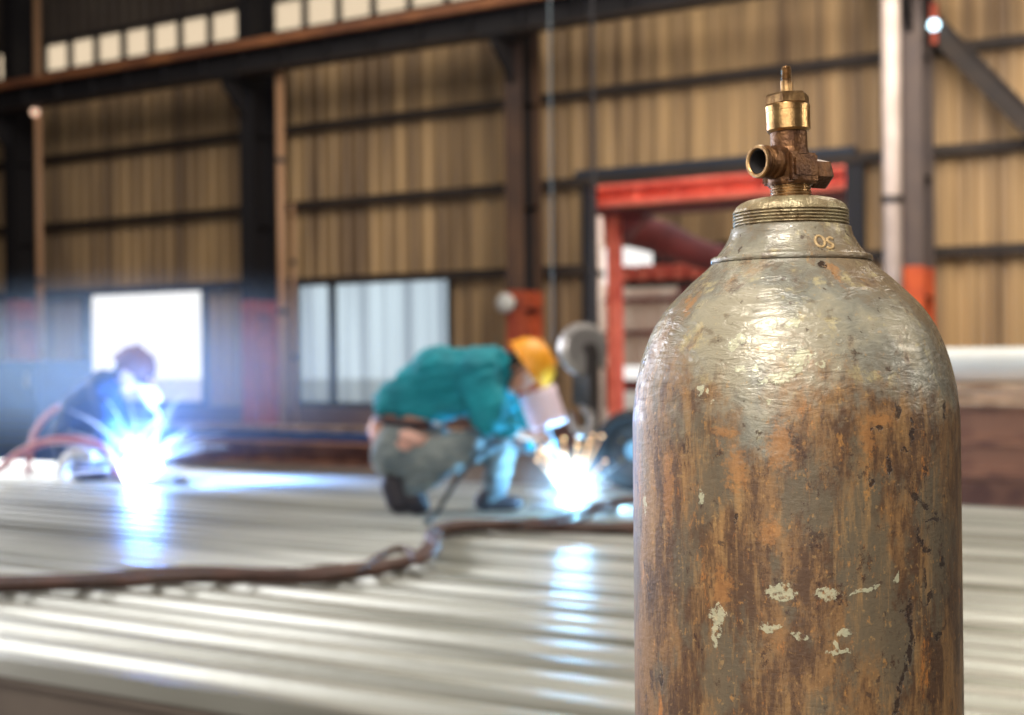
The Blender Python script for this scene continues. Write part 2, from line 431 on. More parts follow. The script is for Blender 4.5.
# ------------------------------------------------------------------ columns along the wall
CF = WC - .85
def column(xl, yl, label, main, side, base, zred, hgt=8.55, corbel=True, zb=None):
    s1 = S(xl, yl, CF); wd = .27
    t = thing('steel_column', label, 'column', L(s1 - wd / 2, CF + .3, 0), 0, 'columns along the back wall')
    bm = new(); fb(bm, s1 - wd, s1, CF, CF + .035, zred, hgt); fb(bm, s1 - wd, s1, CF + .50, CF + .535, zred, hgt)
    obj('flange', bm, main, t)
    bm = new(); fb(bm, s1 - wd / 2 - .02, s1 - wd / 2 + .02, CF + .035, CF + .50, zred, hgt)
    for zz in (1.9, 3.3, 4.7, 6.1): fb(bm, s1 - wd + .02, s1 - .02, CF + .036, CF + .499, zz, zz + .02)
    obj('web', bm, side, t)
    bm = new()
    fb(bm, s1 - wd, s1, CF, CF + .035, .03, zred); fb(bm, s1 - wd, s1, CF + .50, CF + .535, .03, zred)
    fb(bm, s1 - wd / 2 - .02, s1 - wd / 2 + .02, CF + .035, CF + .50, .03, zred)
    obj('painted_base', bm, base, t, 'red painted lower end')
    bm = new(); fb(bm, s1 - wd - .08, s1 + .08, CF - .08, CF + .61, 0, .03)
    for q in (.0, wd):
        for c_ in (-.04, .57): lathe(bm, [(0, .03), (.02, .03), (.02, .07), (0, .07)], 8, Matrix.Translation(L(s1 - q, CF + c_, 0)))
    obj('base_plate', bm, M['steel_dark'], t)
    if corbel:
        bm = new(); z = zb
        fb(bm, s1 - wd - .05, s1 + .05, CF - .55, CF, z - .05, z)
        v = [L(s1 - wd / 2 + e, CF + a, z + b) for e in (-.03, .03) for a, b in ((0, -.05), (-.5, -.05), (-.5, -.18), (0, -.6))]
        vv = [bm.verts.new(p) for p in v]
        bm.faces.new(vv[0:4]); bm.faces.new(vv[4:8][::-1])
        for i in range(4): bm.faces.new((vv[i], vv[(i + 1) % 4], vv[4 + (i + 1) % 4], vv[4 + i]))
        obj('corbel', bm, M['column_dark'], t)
    return t
RC = CF - .30            # runway line
zrt = H(250, 43, RC)     # top of the orange rail
zbeam = zrt - .46
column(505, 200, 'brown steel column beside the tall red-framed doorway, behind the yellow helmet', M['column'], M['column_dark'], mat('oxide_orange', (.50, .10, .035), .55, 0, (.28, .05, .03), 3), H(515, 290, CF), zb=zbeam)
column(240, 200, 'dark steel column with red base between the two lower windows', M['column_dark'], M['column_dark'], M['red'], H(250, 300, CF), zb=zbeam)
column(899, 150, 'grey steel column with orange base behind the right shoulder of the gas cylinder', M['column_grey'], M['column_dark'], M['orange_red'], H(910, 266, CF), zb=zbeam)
column(4, 200, 'dark blue-looking steel column at the far left, left of the white window', M['column_dark'], M['column_dark'], M['red'], H(10, 300, CF), zb=zbeam)
# crane runway
t = thing('crane_runway', 'long dark crane beam with rust-orange rail running under the high windows', 'crane beam', L(12, RC, zbeam))
bm = new(); fb(bm, -10, 31, RC - .14, RC + .14, zbeam + .37, zbeam + .40); fb(bm, -10, 31, RC - .14, RC + .14, zbeam, zbeam + .03)
obj('flange', bm, M['girt'], t)
bm = new(); fb(bm, -10, 31, RC - .015, RC + .015, zbeam + .03, zbeam + .37)
for k in range(52): fb(bm, -10 + k * .8, -9.98 + k * .8, RC - .13, RC + .13, zbeam + .03, zbeam + .37)
obj('web', bm, M['column_dark'], t)
bm = new(); fb(bm, -10, 31, RC - .24, RC - .12, zbeam + .33, zbeam + .45, .01); obj('rail', bm, M['rail'], t, 'rust-orange rail')
# pipes
def pipe(nm, label, x, ytop, c, z0, z1, r, m, clamp=True, grp='vertical pipes on the wall'):
    s = S(x, ytop, c); p = L(s, c, z0)
    t = thing(nm, label, 'pipe', p, 0, grp)
    bm = new(); tube(bm, [L(s, c, z0), L(s, c, z1)], r, 14); obj('tube', bm, m, t, smooth=True)
    for k in range(2):
        bm = new()
        zz = z0 + (z1 - z0) * (.35 + .4 * k); lathe(bm, [(r * .9, zz - .04), (r * 1.25, zz - .04), (r * 1.25, zz + .04), (r * .9, zz + .04)], 14, Matrix.Translation(L(s, c, 0)), closed=True)
        obj('coupling', bm, M['steel_dark'], t)
    return t
pipe('vertical_pipe', 'tan vertical pipe just right of the dark column with red base', 281, 200, CF - .15, 0, H(280, 66, CF - .15), .065, M['pipe_tan'])
pipe('vertical_pipe', 'thin tan pipe left of the bluish two-pane window', 293, 240, WC - .3, 0, H(293, 203, WC - .3), .035, M['pipe_tan'])
pipe('vertical_pipe', 'brown vertical pipe at the far left beside the blue-looking column', 39, 200, CF - .2, 0, 7.5, .06, M['pipe_tan'])
pipe('vertical_pipe', 'thick pale pipe in front of the grey column right of the valve', 892, 150, CF - .35, 0, 8.55, .105, M['pipe_white'])
# diagonal brace and signal lamp on the right
t = thing('diagonal_brace', 'dark diagonal steel brace at the upper right corner', 'brace', on_c(1024, 118, WC - .5))
bm = new(); A_ = on_c(918, 10, WC - .5); B_ = on_c(1110, 206, WC - .5)
ax = (B_ - A_).normalized(); nn = ax.cross(n).normalized()
mt = Matrix((ax, n, nn)).transposed().to_4x4(); mt.translation = A_
bx(bm, (-1.0, -.01, -.12), ((B_ - A_).length, .01, .12), mt); bx(bm, (-1.0, -.1, -.125), ((B_ - A_).length, .01, -.105), mt); bx(bm, (-1.0, -.1, .105), ((B_ - A_).length, .01, .125), mt)
obj('channel', bm, M['girt'], t)
bm = new(); bx(bm, (-.3, -.03, -.2), (.1, -.011, .2), mt); obj('gusset_plate', bm, M['column_dark'], t)
lp = on_c(934, 25, WC - .62)
t = thing('signal_lamp', 'small glowing blue-white lamp on the brace at upper right', 'lamp', lp)
bm = new(); ellipsoid(bm, lp, (.065, .065, .065)); obj('bulb', bm, M['lamp'], t, smooth=True)
bm = new(); lathe(bm, [(0, .02), (.05, .02), (.05, .2), (0, .2)], 12, Matrix.Translation(lp + Z * .04)); obj('housing', bm, M['red'], t)
bm = new(); lathe(bm, [(0, -.22), (.04, -.22), (.04, -.07), (0, -.07)], 12, Matrix.Translation(lp)); obj('collar', bm, M['red'], t)
lp = on_c(35, 112, CF - .3)
t = thing('signal_lamp', 'small dim orange lamp on the far left pipe', 'lamp', lp)
bm = new(); ellipsoid(bm, lp, (.07, .07, .07)); obj('bulb', bm, M['lamp_warm'], t, smooth=True)
bm = new(); lathe(bm, [(0, .05), (.05, .05), (.04, .16), (0, .16)], 12, Matrix.Translation(lp)); obj('housing', bm, M['steel_dark'], t)
# round fitting on the column
lp = on_c(508, 303, CF - .25)
t = thing('floodlight', 'pale round floodlight fixed to the brown column above the yellow helmet', 'lamp', lp)
bm = new(); lathe(bm, [(0, 0), (.10, 0), (.13, .03), (.12, .1), (.06, .2), (0, .22)], 24, axis_to(lp - n * .12 - d * .0, n)); obj('reflector', bm, M['white'], t, smooth=True)
bm = new(); fb(bm, lp.dot(d) - .04, lp.dot(d) + .04, CF - .2, CF, lp.z - .03, lp.z + .03); obj('bracket', bm, M['steel_dark'], t)

# ------------------------------------------------------------------ beyond the doorway: red gantry and a far shed
GC = WC + .9
t = thing('red_gantry', 'red steel portal frame standing just outside the doorway', 'gantry', L(S(612, 300, GC), GC, 0))
bm = new(); sg = S(607, 300, GC); wd = .42
fb(bm, sg - .18, sg, GC, GC + .03, 0, H(610, 215, GC)); fb(bm, sg - .10, sg - .08, GC + .03, GC + .13, 0, H(610, 215, GC)); fb(bm, sg - .18, sg, GC + .13, GC + .16, 0, H(610, 215, GC))
obj('post', bm, M['gantry'], t)
zt = H(700, 173, GC) + .3; zbm = H(700, 207, GC)
bm = new(); fb(bm, s0 - .6, sg + .35, GC - .35, GC - .31, zbm + .12, zt)
k = s0
while k < sg + .3: fb(bm, k, k + .05, GC - .39, GC - .352, zbm + .12, zt); k += .62
fb(bm, s0 - .6, sg + .35, GC - .46, GC - .30, zbm + .05, zbm + .12); fb(bm, s0 - .6, sg + .35, GC - .42, GC - .353, zbm + .30, zbm + .36)
obj('header_beam', bm, M['gantry'], t)
area('header_fill', L((s0 + s1) / 2, WC + .16, z1 + .9), L((s0 + s1) / 2, GC - .3, zbm + .2), (4.5, .12), 70, (1, .88, .8))  # unseen strip hidden behind the wall, added to brighten the header
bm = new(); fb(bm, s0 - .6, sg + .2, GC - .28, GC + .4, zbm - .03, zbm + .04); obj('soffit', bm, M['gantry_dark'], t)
bm = new(); zk = H(610, 215, GC)
v = [bm.verts.new(L(sg - .25 - a, GC + e, zk - b)) for e in (.0, .3) for a, b in ((0, .0), (.35, .0), (.35, .05), (0, .35))]
bm.faces.new(v[:4]); bm.faces.new(v[4:][::-1])
for i in range(4): bm.faces.new((v[i], v[(i + 1) % 4], v[4 + (i + 1) % 4], v[4 + i]))
obj('knee_plate', bm, M['gantry_dark'], t)
# pale tube added in place of the strip of bright outdoors beside it
pipe('vertical_pipe', 'pale tube standing in for the bright outdoor gap left of the red gantry post', 600.5, 300, WC + .5, 0, H(600, 216, WC + .5), .05, M['pipe_white'])
# dark red duct crossing outside
XC = 20.0
t = thing('exhaust_duct', 'thick dark red duct slanting down beyond the doorway', 'duct', on_c(660, 240, XC))
bm = new(); tube(bm, [on_c(596, 219, XC), on_c(630, 229, XC), on_c(665, 239, XC), on_c(700, 254, XC), on_c(760, 268, XC)], [.30, .30, .28, .24, .2], 16); obj('tube', bm, M['gantry_dark'], t, smooth=True)
bm = new()
for (x, y) in ((632, 229), (668, 243)): lathe(bm, [(.28, -.02), (.31, -.02), (.31, .02), (.28, .02)], 20, axis_to(on_c(x, y, XC), on_c(x + 20, y + 8, XC) - on_c(x, y, XC)), closed=True)
obj('flange_ring', bm, M['gantry_dark'], t)
# platform with row of red brackets
PC_ = 21.5
t = thing('gantry_walkway', 'dark walkway with a row of red blocks beyond the doorway', 'walkway', L(S(680, 275, PC_), PC_, 0))
bm = new(); fb(bm, S(860, 270, PC_), S(617, 270, PC_), PC_, PC_ + .7, H(680, 284, PC_), H(680, 279, PC_)); fb(bm, S(860, 262, PC_), S(622, 262, PC_), PC_ + .5, PC_ + .7, H(680, 279, PC_), H(680, 264, PC_))
obj('beam', bm, M['column_dark'], t)
for k in range(7):
    x = 620 + k * 17.5
    bm = new(); fb(bm, S(x + 11, 270, PC_), S(x, 270, PC_), PC_ - .02, PC_ + .3, H(680, 279, PC_), H(680, 263.5, PC_), .01); obj('block', bm, M['gantry'], t)
for x in (617, 740, 850):
    bm = new(); fb(bm, S(x, 270, PC_), S(x, 270, PC_) + .15, PC_ + .1, PC_ + .25, 0, H(680, 284, PC_))
    obj('post', bm, M['gantry_dark'], t)
# far shed: corrugated wall below, canopy above, sky between
FC = 27.0
t = thing('far_shed', 'pale corrugated shed wall seen through the doorway', 'shed', L(S(700, 330, FC), FC, 0))
def corr(bm, sa, sb, c, z0, z1, pitch=.3, dep=.05):
    vs = []; k = sa; i = 0
    while k < sb: vs.append((k, dep * (i % 4 in (1, 2)))); k += pitch / 4; i += 1
    for i in range(len(vs) - 1):
        for off in (0,):
            q = [bm.verts.new(L(a, c + b, z)) for a, b, z in ((*vs[i], z0), (*vs[i + 1], z0), (*vs[i + 1], z1), (*vs[i], z1))]; bm.faces.new(q)
    bmesh.ops.remove_doubles(bm, verts=bm.verts, dist=.0005)
sA, sB = S(880, 330, FC), S(560, 330, FC)
bm = new(); corr(bm, sA, sB, FC, H(640, 366, FC), H(640, 284, FC)); o = obj('wall_sheet', bm, M['outwall'], t); o.modifiers.new('t', 'SOLIDIFY').thickness = .02
for y in (300, 333):
    bm = new(); fb(bm, sA, sB, FC - .12, FC - .02, H(640, y, FC) - .05, H(640, y, FC) + .05); obj('rail', bm, M['gantry_dark'], t)
bm = new(); fb(bm, sA, sB, FC - .12, FC - .02, H(640, 391, FC), H(640, 380, FC)); obj('rail', bm, M['gantry_dark'], t)
k = sA
while k < sB:
    bm = new(); fb(bm, k, k + .2, FC + .06, FC + .2, 0, H(640, 284, FC)); k += 3.1
    obj('post', bm, M['gantry_dark'], t)
t = thing('far_canopy', 'dim corrugated canopy front high behind the red gantry', 'canopy', L(S(700, 330, FC), FC - 2, 0))
FC2 = 24.0
bm = new(); corr(bm, S(880, 220, FC2), S(560, 220, FC2), FC2, H(640, 246, FC2), H(640, 160, FC2)); o = obj('fascia_sheet', bm, M['wall'], t); o.modifiers.new('t', 'SOLIDIFY').thickness = .02
for x in (690, 1000, 565):
    bm = new(); fb(bm, S(x, 220, FC2), S(x, 220, FC2) + .3, FC2 + .06, FC2 + .3, 0, H(640, 160, FC2))
    obj('post', bm, M['gantry_dark'], t)
bm = new(); fb(bm, S(880, 220, FC2), S(651, 220, FC2), FC2 + .05, FC2 + .3, H(640, 282, FC2), H(640, 243, FC2)); obj('infill_panel', bm, M['column_dark'], t)

# ================================================================== DECK OF CORRUGATED SHEETS
cf = on_z(175, 686, DECK).dot(n)
cb = on_z(990, 507, DECK).dot(n)
t = thing('steel_platform', 'brown steel platform edge under the corrugated sheets at lower left', 'platform', L(3, cf + 2, 0))
bm = new(); fb(bm, -3, 12, cf + .03, cf + .07, 0, DECK - .075); fb(bm, -3, 12, cf + .0, cf + .2, DECK - .075, DECK - .056); fb(bm, -3, 12, cf + .0, cf + .2, 0, .02)
obj('front_channel', bm, M['deck_edge'], t)
for k in range(9):
    bm = new(); fb(bm, -2.9 + k * 1.8, -2.7 + k * 1.8, cf + .201, cb - .1, 0, DECK - .056)
    obj('cross_member', bm, M['steel_dark'], t)
bm = new(); fb(bm, -3, 12, cb - .099, cb - .03, 0, DECK - .056); obj('rear_channel', bm, M['deck_edge'], t)
NS = 7; sw = (cb - cf) / NS
names = ['nearest the camera, its front lip bright', 'second row from the front', 'third row from the front', 'middle row under the dark hose bundle', 'fifth row, before the squatting welder', 'sixth row, under the squatting welder', 'farthest row, under the blue-white welding arc']
for i in range(NS):
    c0 = cf + i * sw; bm = new()
    # trapezoid ribs running along d
    P = [(-.0, -.03)] if i == 0 else []
    m_ = 4; pw = sw / m_; rv = random.Random(i + 40)
    for k in range(m_):
        b = c0 + k * pw
        h_ = -.030 - .014 * rv.random(); w_ = rv.uniform(.28, .45)
        P += [(b, 0), (b + pw * w_, 0), (b + pw * (w_ + .07), h_), (b + pw * .62, h_), (b + pw * .66, h_ * .6), (b + pw * .74, h_ * .6), (b + pw * .78, h_), (b + pw * .93, h_)]
    P += [(c0 + sw, 0)]
    if i == 0: P[0] = (c0 - .002, -.05)
    lens = [(-3, 12)]
    nseg = 26
    rows = []
    for q in range(nseg + 1):
        s = -3 + 15 * q / nseg
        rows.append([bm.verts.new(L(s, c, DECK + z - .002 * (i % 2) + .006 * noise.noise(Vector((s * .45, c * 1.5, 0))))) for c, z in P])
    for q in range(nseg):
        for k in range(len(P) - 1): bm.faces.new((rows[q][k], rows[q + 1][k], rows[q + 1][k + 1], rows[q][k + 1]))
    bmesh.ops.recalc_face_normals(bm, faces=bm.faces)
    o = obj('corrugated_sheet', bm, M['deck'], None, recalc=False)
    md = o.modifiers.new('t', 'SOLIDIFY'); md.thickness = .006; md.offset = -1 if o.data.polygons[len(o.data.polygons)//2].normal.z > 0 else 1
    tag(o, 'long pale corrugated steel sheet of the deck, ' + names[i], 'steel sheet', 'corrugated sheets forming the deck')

# ------------------------------------------------------------------ hoses on the deck
def deckpath(pts, dz=.02): return [on_z(x, y, DECK + dz) + Z * (h if h else 0) for x, y, h in [(p + (0,))[:3] for p in pts]]
def hose(label, pts, r, m=None, dz=None, nm='hose', grp='hoses lying on the deck', wig=.006):
    dz = r + .004 if dz is None else dz
    P = deckpath(pts, dz)
    P = [p + Vector((0, 0, max(0, noise.noise(p * 3)) * wig)) for p in P]
    bm = new(); tube(bm, P, r, 10)
    return tag(obj(nm, bm, m or M['hose'], smooth=True), label, 'hose', grp)
hose('dark brown hose crossing the deck from the left edge, lowest strand', [(-90, 590), (0, 587), (60, 584), (120, 582), (170, 578), (230, 577), (300, 578), (350, 574), (392, 566), (424, 555), (434, 545), (440, 534), (470, 527), (520, 527), (580, 529), (660, 528)], .024)
hose('dark purple hose lying along the back of the hose bundle', [(-90, 584), (0, 581), (80, 579), (150, 573), (210, 571), (280, 574), (330, 570), (372, 566), (408, 560), (426, 548), (431, 535), (446, 526), (500, 523), (545, 525), (600, 527), (660, 524)], .022)
hose('thin brown hose with a raised loop at the bundle kink', [(-90, 588), (40, 583), (140, 580), (240, 574), (330, 575), (362, 568), (380, 556), (398, 549), (410, 551), (416, 560), (430, 556), (437, 545), (428, 534), (438, 528)], .015, dz=.05)
hose('brown hose rising right behind the gas cylinder towards the wheel', [(436, 530), (470, 526), (520, 524), (556, 519), (580, 512), (604, 503), (630, 499), (665, 494)], .020, dz=.045)
hose('thin dark cable beside the rising hose near the right welding arc', [(520, 528), (560, 525), (585, 518), (606, 509), (630, 504), (665, 502)], .012, dz=.05)
def aerial(label, pts, r, m, nm='hose', grp='hoses around the left welder', Y=None, cat='hose'):
    bm = new(); tube(bm, [on_y(x, y, Y) for x, y in pts], r, 10)
    return tag(obj(nm, bm, m, smooth=True), label, cat, grp)
Y2 = 9.2
aerial('pinkish hose arching up from the left edge to the left welder', [(-40, 478), (-15, 478), (0, 468), (20, 453), (45, 442), (75, 440), (100, 446), (112, 460), (118, 476)], .026, M['hose_pink'], Y=Y2 - .45)
aerial('upper pinkish hose curving behind the left welder', [(28, 476), (30, 455), (33, 437), (42, 421), (56, 409), (76, 403), (92, 402)], .022, M['hose_pink'], Y=Y2 + .25)
aerial('white hooked hose standing on the deck left of the bright arc', [(64, 479), (63, 470), (67, 459), (76, 453), (88, 454), (94, 458)], .034, M['white'], Y=Y2 - .4)

# ================================================================== PILE AT RIGHT
pc = 8.6
sR = -4.0; sL = S(770, 430, pc)
ys = [503, 474, 441, 406, 384]
zz = [0.0] + [H(990, y, pc) for y in (474, 441, 406, 384)]
for k in range(4):
    z0_, z1_ = zz[k], zz[k + 1] - .004
    lab = ['bottom rusty steel beam of the pile right of the gas cylinder', 'second rusty beam from the bottom of the pile', 'third rusty beam, under the pale top beam of the pile', 'top tan-coloured beam of the pile, under the white pipe'][k]
    t = thing('steel_beam', lab, 'beam', L((sR + sL) / 2, pc + .25, z0_), 0, 'steel beams piled right of the cylinder')
    m_ = [M['rust_beam'], M['rust_beam'], M['rust_beam'], M['rust_beam2']][k]
    bm = new(); o_ = .03 * ((k * 7) % 3)
    fb(bm, sR, sL - o_, pc + o_, pc + .55, z0_, z0_ + .03); fb(bm, sR, sL - o_, pc + o_, pc + .55, z1_ - .03, z1_); obj('flange', bm, m_, t)
    bm = new(); fb(bm, sR, sL - o_, pc + .10, pc + .14, z0_ + .03, z1_ - .03); obj('web', bm, m_, t)
t = thing('white_pipe', 'thick white pipe lying on top of the rusty beam pile', 'pipe', L((sR + sL) / 2, pc + .2, zz[4]))
rp = (H(990, 347, pc) - zz[4]) / 2
bm = new(); lathe(bm, [(rp * .88, 0), (rp, 0), (rp, sL - sR - .3), (rp * .88, sL - sR - .3)], 28, axis_to(L(sR, pc + .2, zz[4] + rp), d), closed=True); obj('tube', bm, M['white'], t, smooth=False)
bm = new(); lathe(bm, [(rp * .99, 0), (rp * 1.06, 0), (rp * 1.06, .06), (rp * .99, .06)], 28, axis_to(L(sL - .4, pc + .2, zz[4] + rp), d), closed=True); obj('end_ring', bm, M['steel'], t)

# beams lying on the floor behind the deck
for i, (c_, zt_, m_, a_, b_, lab) in enumerate([(12.2, .26, M['rust_beam'], S(450, 460, 12.2), 24, 'low rusty beam on the floor, front one behind the left arc'),
                                      (13.1, .30, M['blue_steel'], S(470, 450, 13.1), 22, 'blue beam on the floor behind the front rusty beam'),
                                      (14.2, .32, M['rust_beam2'], S(480, 445, 14.2), 19, 'tan beam on the floor nearest the back wall')]):
    t = thing('floor_beam', lab, 'beam', L((a_ + b_) / 2, c_, 0), 0, 'steel beams on the floor behind the deck')
    bm = new(); fb(bm, a_, b_, c_, c_ + .3, 0, .025); fb(bm, a_, b_, c_, c_ + .3, zt_ - .025, zt_); obj('flange', bm, m_, t)
    bm = new(); fb(bm, a_, b_, c_ + .14, c_ + .16, .025, zt_ - .025); obj('web', bm, m_, t)
# blue machine cabinet, far left
mc = 9.6
sa, sb_ = S(37, 420, mc), S(-60, 420, mc); zt_ = H(20, 361, mc)
t = thing('machine_cabinet', 'dark blue steel cabinet at the left edge behind the deck', 'cabinet', L((sa + sb_) / 2, mc + .4, 0))
bm = new(); fb(bm, sa, sb_, mc, mc + .8, .08, zt_, .015); obj('body', bm, M['blue_steel'], t)
bm = new(); fb(bm, sa + .05, sb_ - .05, mc + .05, mc + .75, 0, .08); obj('plinth', bm, M['steel_dark'], t)
bm = new(); fb(bm, sa + .05, sb_ - .05, mc - .02, mc - .001, .9, zt_ - .06); do = obj('door', bm, M['blue_steel'], t)
bm = new(); fb(bm, sa + .1, sa + .13, mc - .05, mc - .021, 1.0, 1.15); obj('handle', bm, M['steel'], do)
bm = new()
for k in range(6): fb(bm, sa + .1, sb_ - .1, mc - .012, mc - .001, .3 + k * .08, .33 + k * .08)
obj('vent', bm, M['steel_dark'], t)

# ================================================================== CRANE HOOK, CABLES, WHEEL
YH = 6.6; kx = YH / F
hc = on_y(578, 349, YH)
rt = Vector((1, 0, 0)); vw = Vector((0, 1, 0))
t = thing('crane_hook', 'grey crane hook block hanging between the yellow helmet and the gas cylinder', 'crane hook', on_y(580, 430, YH))
tw = Matrix.Rotation(math.radians(25), 4, 'Z')
nd = tw @ vw
bm = new(); R_ = 26 * kx; lathe(bm, [(0, -.035), (R_ * .8, -.035), (R_, -.02), (R_, .02), (R_ * .8, .035), (0, .035)], 32, axis_to(hc - nd * .05, nd)); obj('sheave_cover', bm, M['steel'], t, smooth=False)
bm = new(); lathe(bm, [(0, -.035), (R_ * .8, -.035), (R_, -.02), (R_, .02), (R_ * .8, .035), (0, .035)], 32, axis_to(hc + nd * .05 + rt * .05, nd)); obj('sheave', bm, M['steel_dark'], t)
def fr(p): return Matrix.Translation(p) @ tw
bm = new(); bx(bm, (-.028, -.11, -.29), (.028, .09, .0), fr(hc + rt * .03), .01); obj('cheek_plate', bm, M['steel_dark'], t)
bm = new(); lathe(bm, [(0, -.03), (.03, -.03), (.03, .03), (0, .03)], 12, axis_to(hc - nd * .1 + rt * .01, nd)); obj('axle_pin', bm, M['steel_dark'], t)
hk = [(583, 400), (585, 408), (590, 414), (592, 422), (588, 430), (580, 432), (573, 427), (571, 419), (568, 411)]
bm = new(); tube(bm, [on_y(x, y, YH) for x, y in hk], [.024, .024, .024, .028, .026, .024, .02, .015, .008], 12); obj('hook', bm, M['brass_worn'] if False else M['steel'], t, 'bright curved hook', smooth=True)
for dx in (597, 595):
    p0 = on_y(dx, 352, YH + (.04 if dx == 597 else .1)); bm = new(); tube(bm, [p0, Vector((p0.x, p0.y, 8.6))], .005, 8); obj('wire_rope', bm, M['girt'], t)
p0 = on_y(553, 343, 11.5); bm = new(); tube(bm, [p0, Vector((p0.x - .0, p0.y, 8.6))], .008, 8)
tag(obj('hanging_cable', bm, mat('blue_grey_cable', (.12, .15, .17), .6)), 'grey-blue cable hanging straight down right of the brown column', 'cable')
# wheel standing on the deck
YW = .86 * F / (492 - 353); wc = on_y(635, 450, YW); Rw = wc.z - DECK - .002
t = thing('cart_wheel', 'black rubber wheel with blue hub standing half behind the gas cylinder', 'wheel', Vector((wc.x, wc.y, DECK)))
ax = axis_to(wc, Vector((-.15, -1, 0)))
bm = new(); lathe(bm, [(Rw * .58, -.045), (Rw * .72, -.06), (Rw * .9, -.058), (Rw * .98, -.04), (Rw, 0), (Rw * .98, .04), (Rw * .9, .058), (Rw * .72, .06), (Rw * .58, .045)], 48, ax, closed=True)
obj('tyre', bm, M['black'], t, smooth=True)
bm = new(); lathe(bm, [(Rw * .2, -.01), (Rw * .58, -.04), (Rw * .60, .0), (Rw * .58, .04), (Rw * .2, .01)], 32, ax, closed=True); obj('rim', bm, M['steel_dark'], t)
bm = new(); lathe(bm, [(0, -.05), (Rw * .22, -.05), (Rw * .24, 0), (Rw * .22, .06), (0, .07)], 20, ax); obj('hub', bm, M['hose_blue'], t, 'pale blue hub')
for k in range(5):
    bm = new(); a_ = k * 2 * PI / 5; p = ax @ Vector((Rw * .4 * math.cos(a_), Rw * .4 * math.sin(a_), .03)); ellipsoid(bm, p, (.018, .018, .018), seg=8)
    obj('bolt', bm, M['brass'], t)

# ================================================================== PEOPLE
def hand(bm, wrist, palm_dir, finger_down, side, s=1.0, curl=1.0):
    """glove: palm, four bent fingers and a thumb leaving the side of the palm"""
    a = Vector(palm_dir).normalized(); b = Vector(finger_down); b = (b - a * b.dot(a)).normalized(); c = a.cross(b) * side
    wp = Vector(wrist)
    capsule(bm, wp, wp + a * .03 * s, .028 * s, .03 * s, 8)
    for k in range(4):
        o = c * ((k - 1.5) * .021 * s)
        capsule(bm, wp + a * .02 * s + o * .8, wp + a * .085 * s + o, .017 * s, .0145 * s, 8)
        ln = [.036, .042, .039, .03][k] * s
        p = wp + a * .09 * s + o; dirv = a.copy()
        for j in range(3):
            ang = curl * .75 * (j + .6)
            dirv = a * math.cos(ang) + b * math.sin(ang); q = p + dirv * ln * (1 - .18 * j)
            capsule(bm, p, q, (.0125 - .001 * j) * s, (.0115 - .001 * j) * s, 8); p = q
    p = wp + a * .02 * s - c * .025 * s
    q = p + (a * .6 - c * .6 + b * .5).normalized() * .045 * s; capsule(bm, p, q, .016 * s, .014 * s, 8)
    r = q + (a * .7 + b * .7 + c * .1).normalized() * .038 * s; capsule(bm, q, r, .014 * s, .011 * s, 8)
def shoe(bm, heel, toe, upv, s=1.0):
    heel = Vector(heel); toe = Vector(toe); f = (toe - heel).normalized(); upv = (Vector(upv) - f * Vector(upv).dot(f)).normalized(); rr = f.cross(upv)
    rot = Matrix((f, rr, upv)).transposed()
    Ln = (toe - heel).length
    ellipsoid(bm, heel + f * .04 + upv * .045, (.06 * s, .042 * s, .055 * s), rot)
    ellipsoid(bm, heel + f * Ln * .5 + upv * .04, (Ln * .42, .045 * s, .045 * s), rot)
    ellipsoid(bm, toe - f * .06 + upv * .035, (.075 * s, .05 * s, .04 * s), rot)
    m = rot.to_4x4(); m.translation = heel
    bx(bm, (-.01, -.04 * s, 0), (Ln - .02, .04 * s, .022), m, .005)
def head(bm, c, face, crown, s=1.0):
    """face = direction the eyes look, crown = up through the skull"""
    f = Vector(face).normalized(); u = Vector(crown); u = (u - f * u.dot(f)).normalized(); r = u.cross(f)
    R = Matrix((f, r, u)).transposed(); c = Vector(c)
    def P(a, b, e): return c + R @ Vector((a, b, e)) * s
    ellipsoid(bm, P(-.01, 0, .02), (.098 * s, .078 * s, .10 * s), R)
    ellipsoid(bm, P(.03, 0, -.05), (.06 * s, .058 * s, .075 * s), R)
    ellipsoid(bm, P(.055, 0, -.095), (.03 * s, .032 * s, .024 * s), R)          # chin
    capsule(bm, P(.088, 0, .0), P(.112, 0, -.035), .010 * s, .016 * s, 8)        # nose
    ellipsoid(bm, P(.078, 0, -.066), (.018 * s, .028 * s, .009 * s), R, 8)       # mouth
    for q in (-1, 1):
        ellipsoid(bm, P(.078, q * .032, .003), (.014 * s, .016 * s, .010 * s), R, 8)  # eye
        ellipsoid(bm, P(.080, q * .034, .024), (.014 * s, .022 * s, .007 * s), R, 8)  # brow
        ellipsoid(bm, P(-.012, q * .082, -.005), (.022 * s, .010 * s, .034 * s), R, 10)  # ear
    return R, P
# ---- main welder: squatting, seen from his right side
YM = .86 * F / (513 - 355)
def w_(x, y, dy=0): return on_y(x, y, YM + dy)
man = thing('person', 'welder squatting in a teal jacket and yellow helmet, holding up a pinkish face shield', 'person', Vector((w_(440, 500).x, YM, DECK)), 0, 'welders')
K = YM / F
hipc = w_(402, 447, .0)
near, far = -.11, .11
shN, shF = w_(478, 373, -.17), w_(484, 368, .17)
elN, elF = w_(488, 420, -.24), w_(510, 415, .24)
haN, haF = w_(526, 436, -.12), w_(545, 448, .12)
kneeN, kneeF = w_(468, 447, -.20), w_(503, 443, .12)
ankN, ankF = w_(411, 487, -.14), w_(494, 496, .10)
hipN, hipF = w_(403, 450, -.10), w_(405, 450, .10)
hd = w_(521, 371, 0)
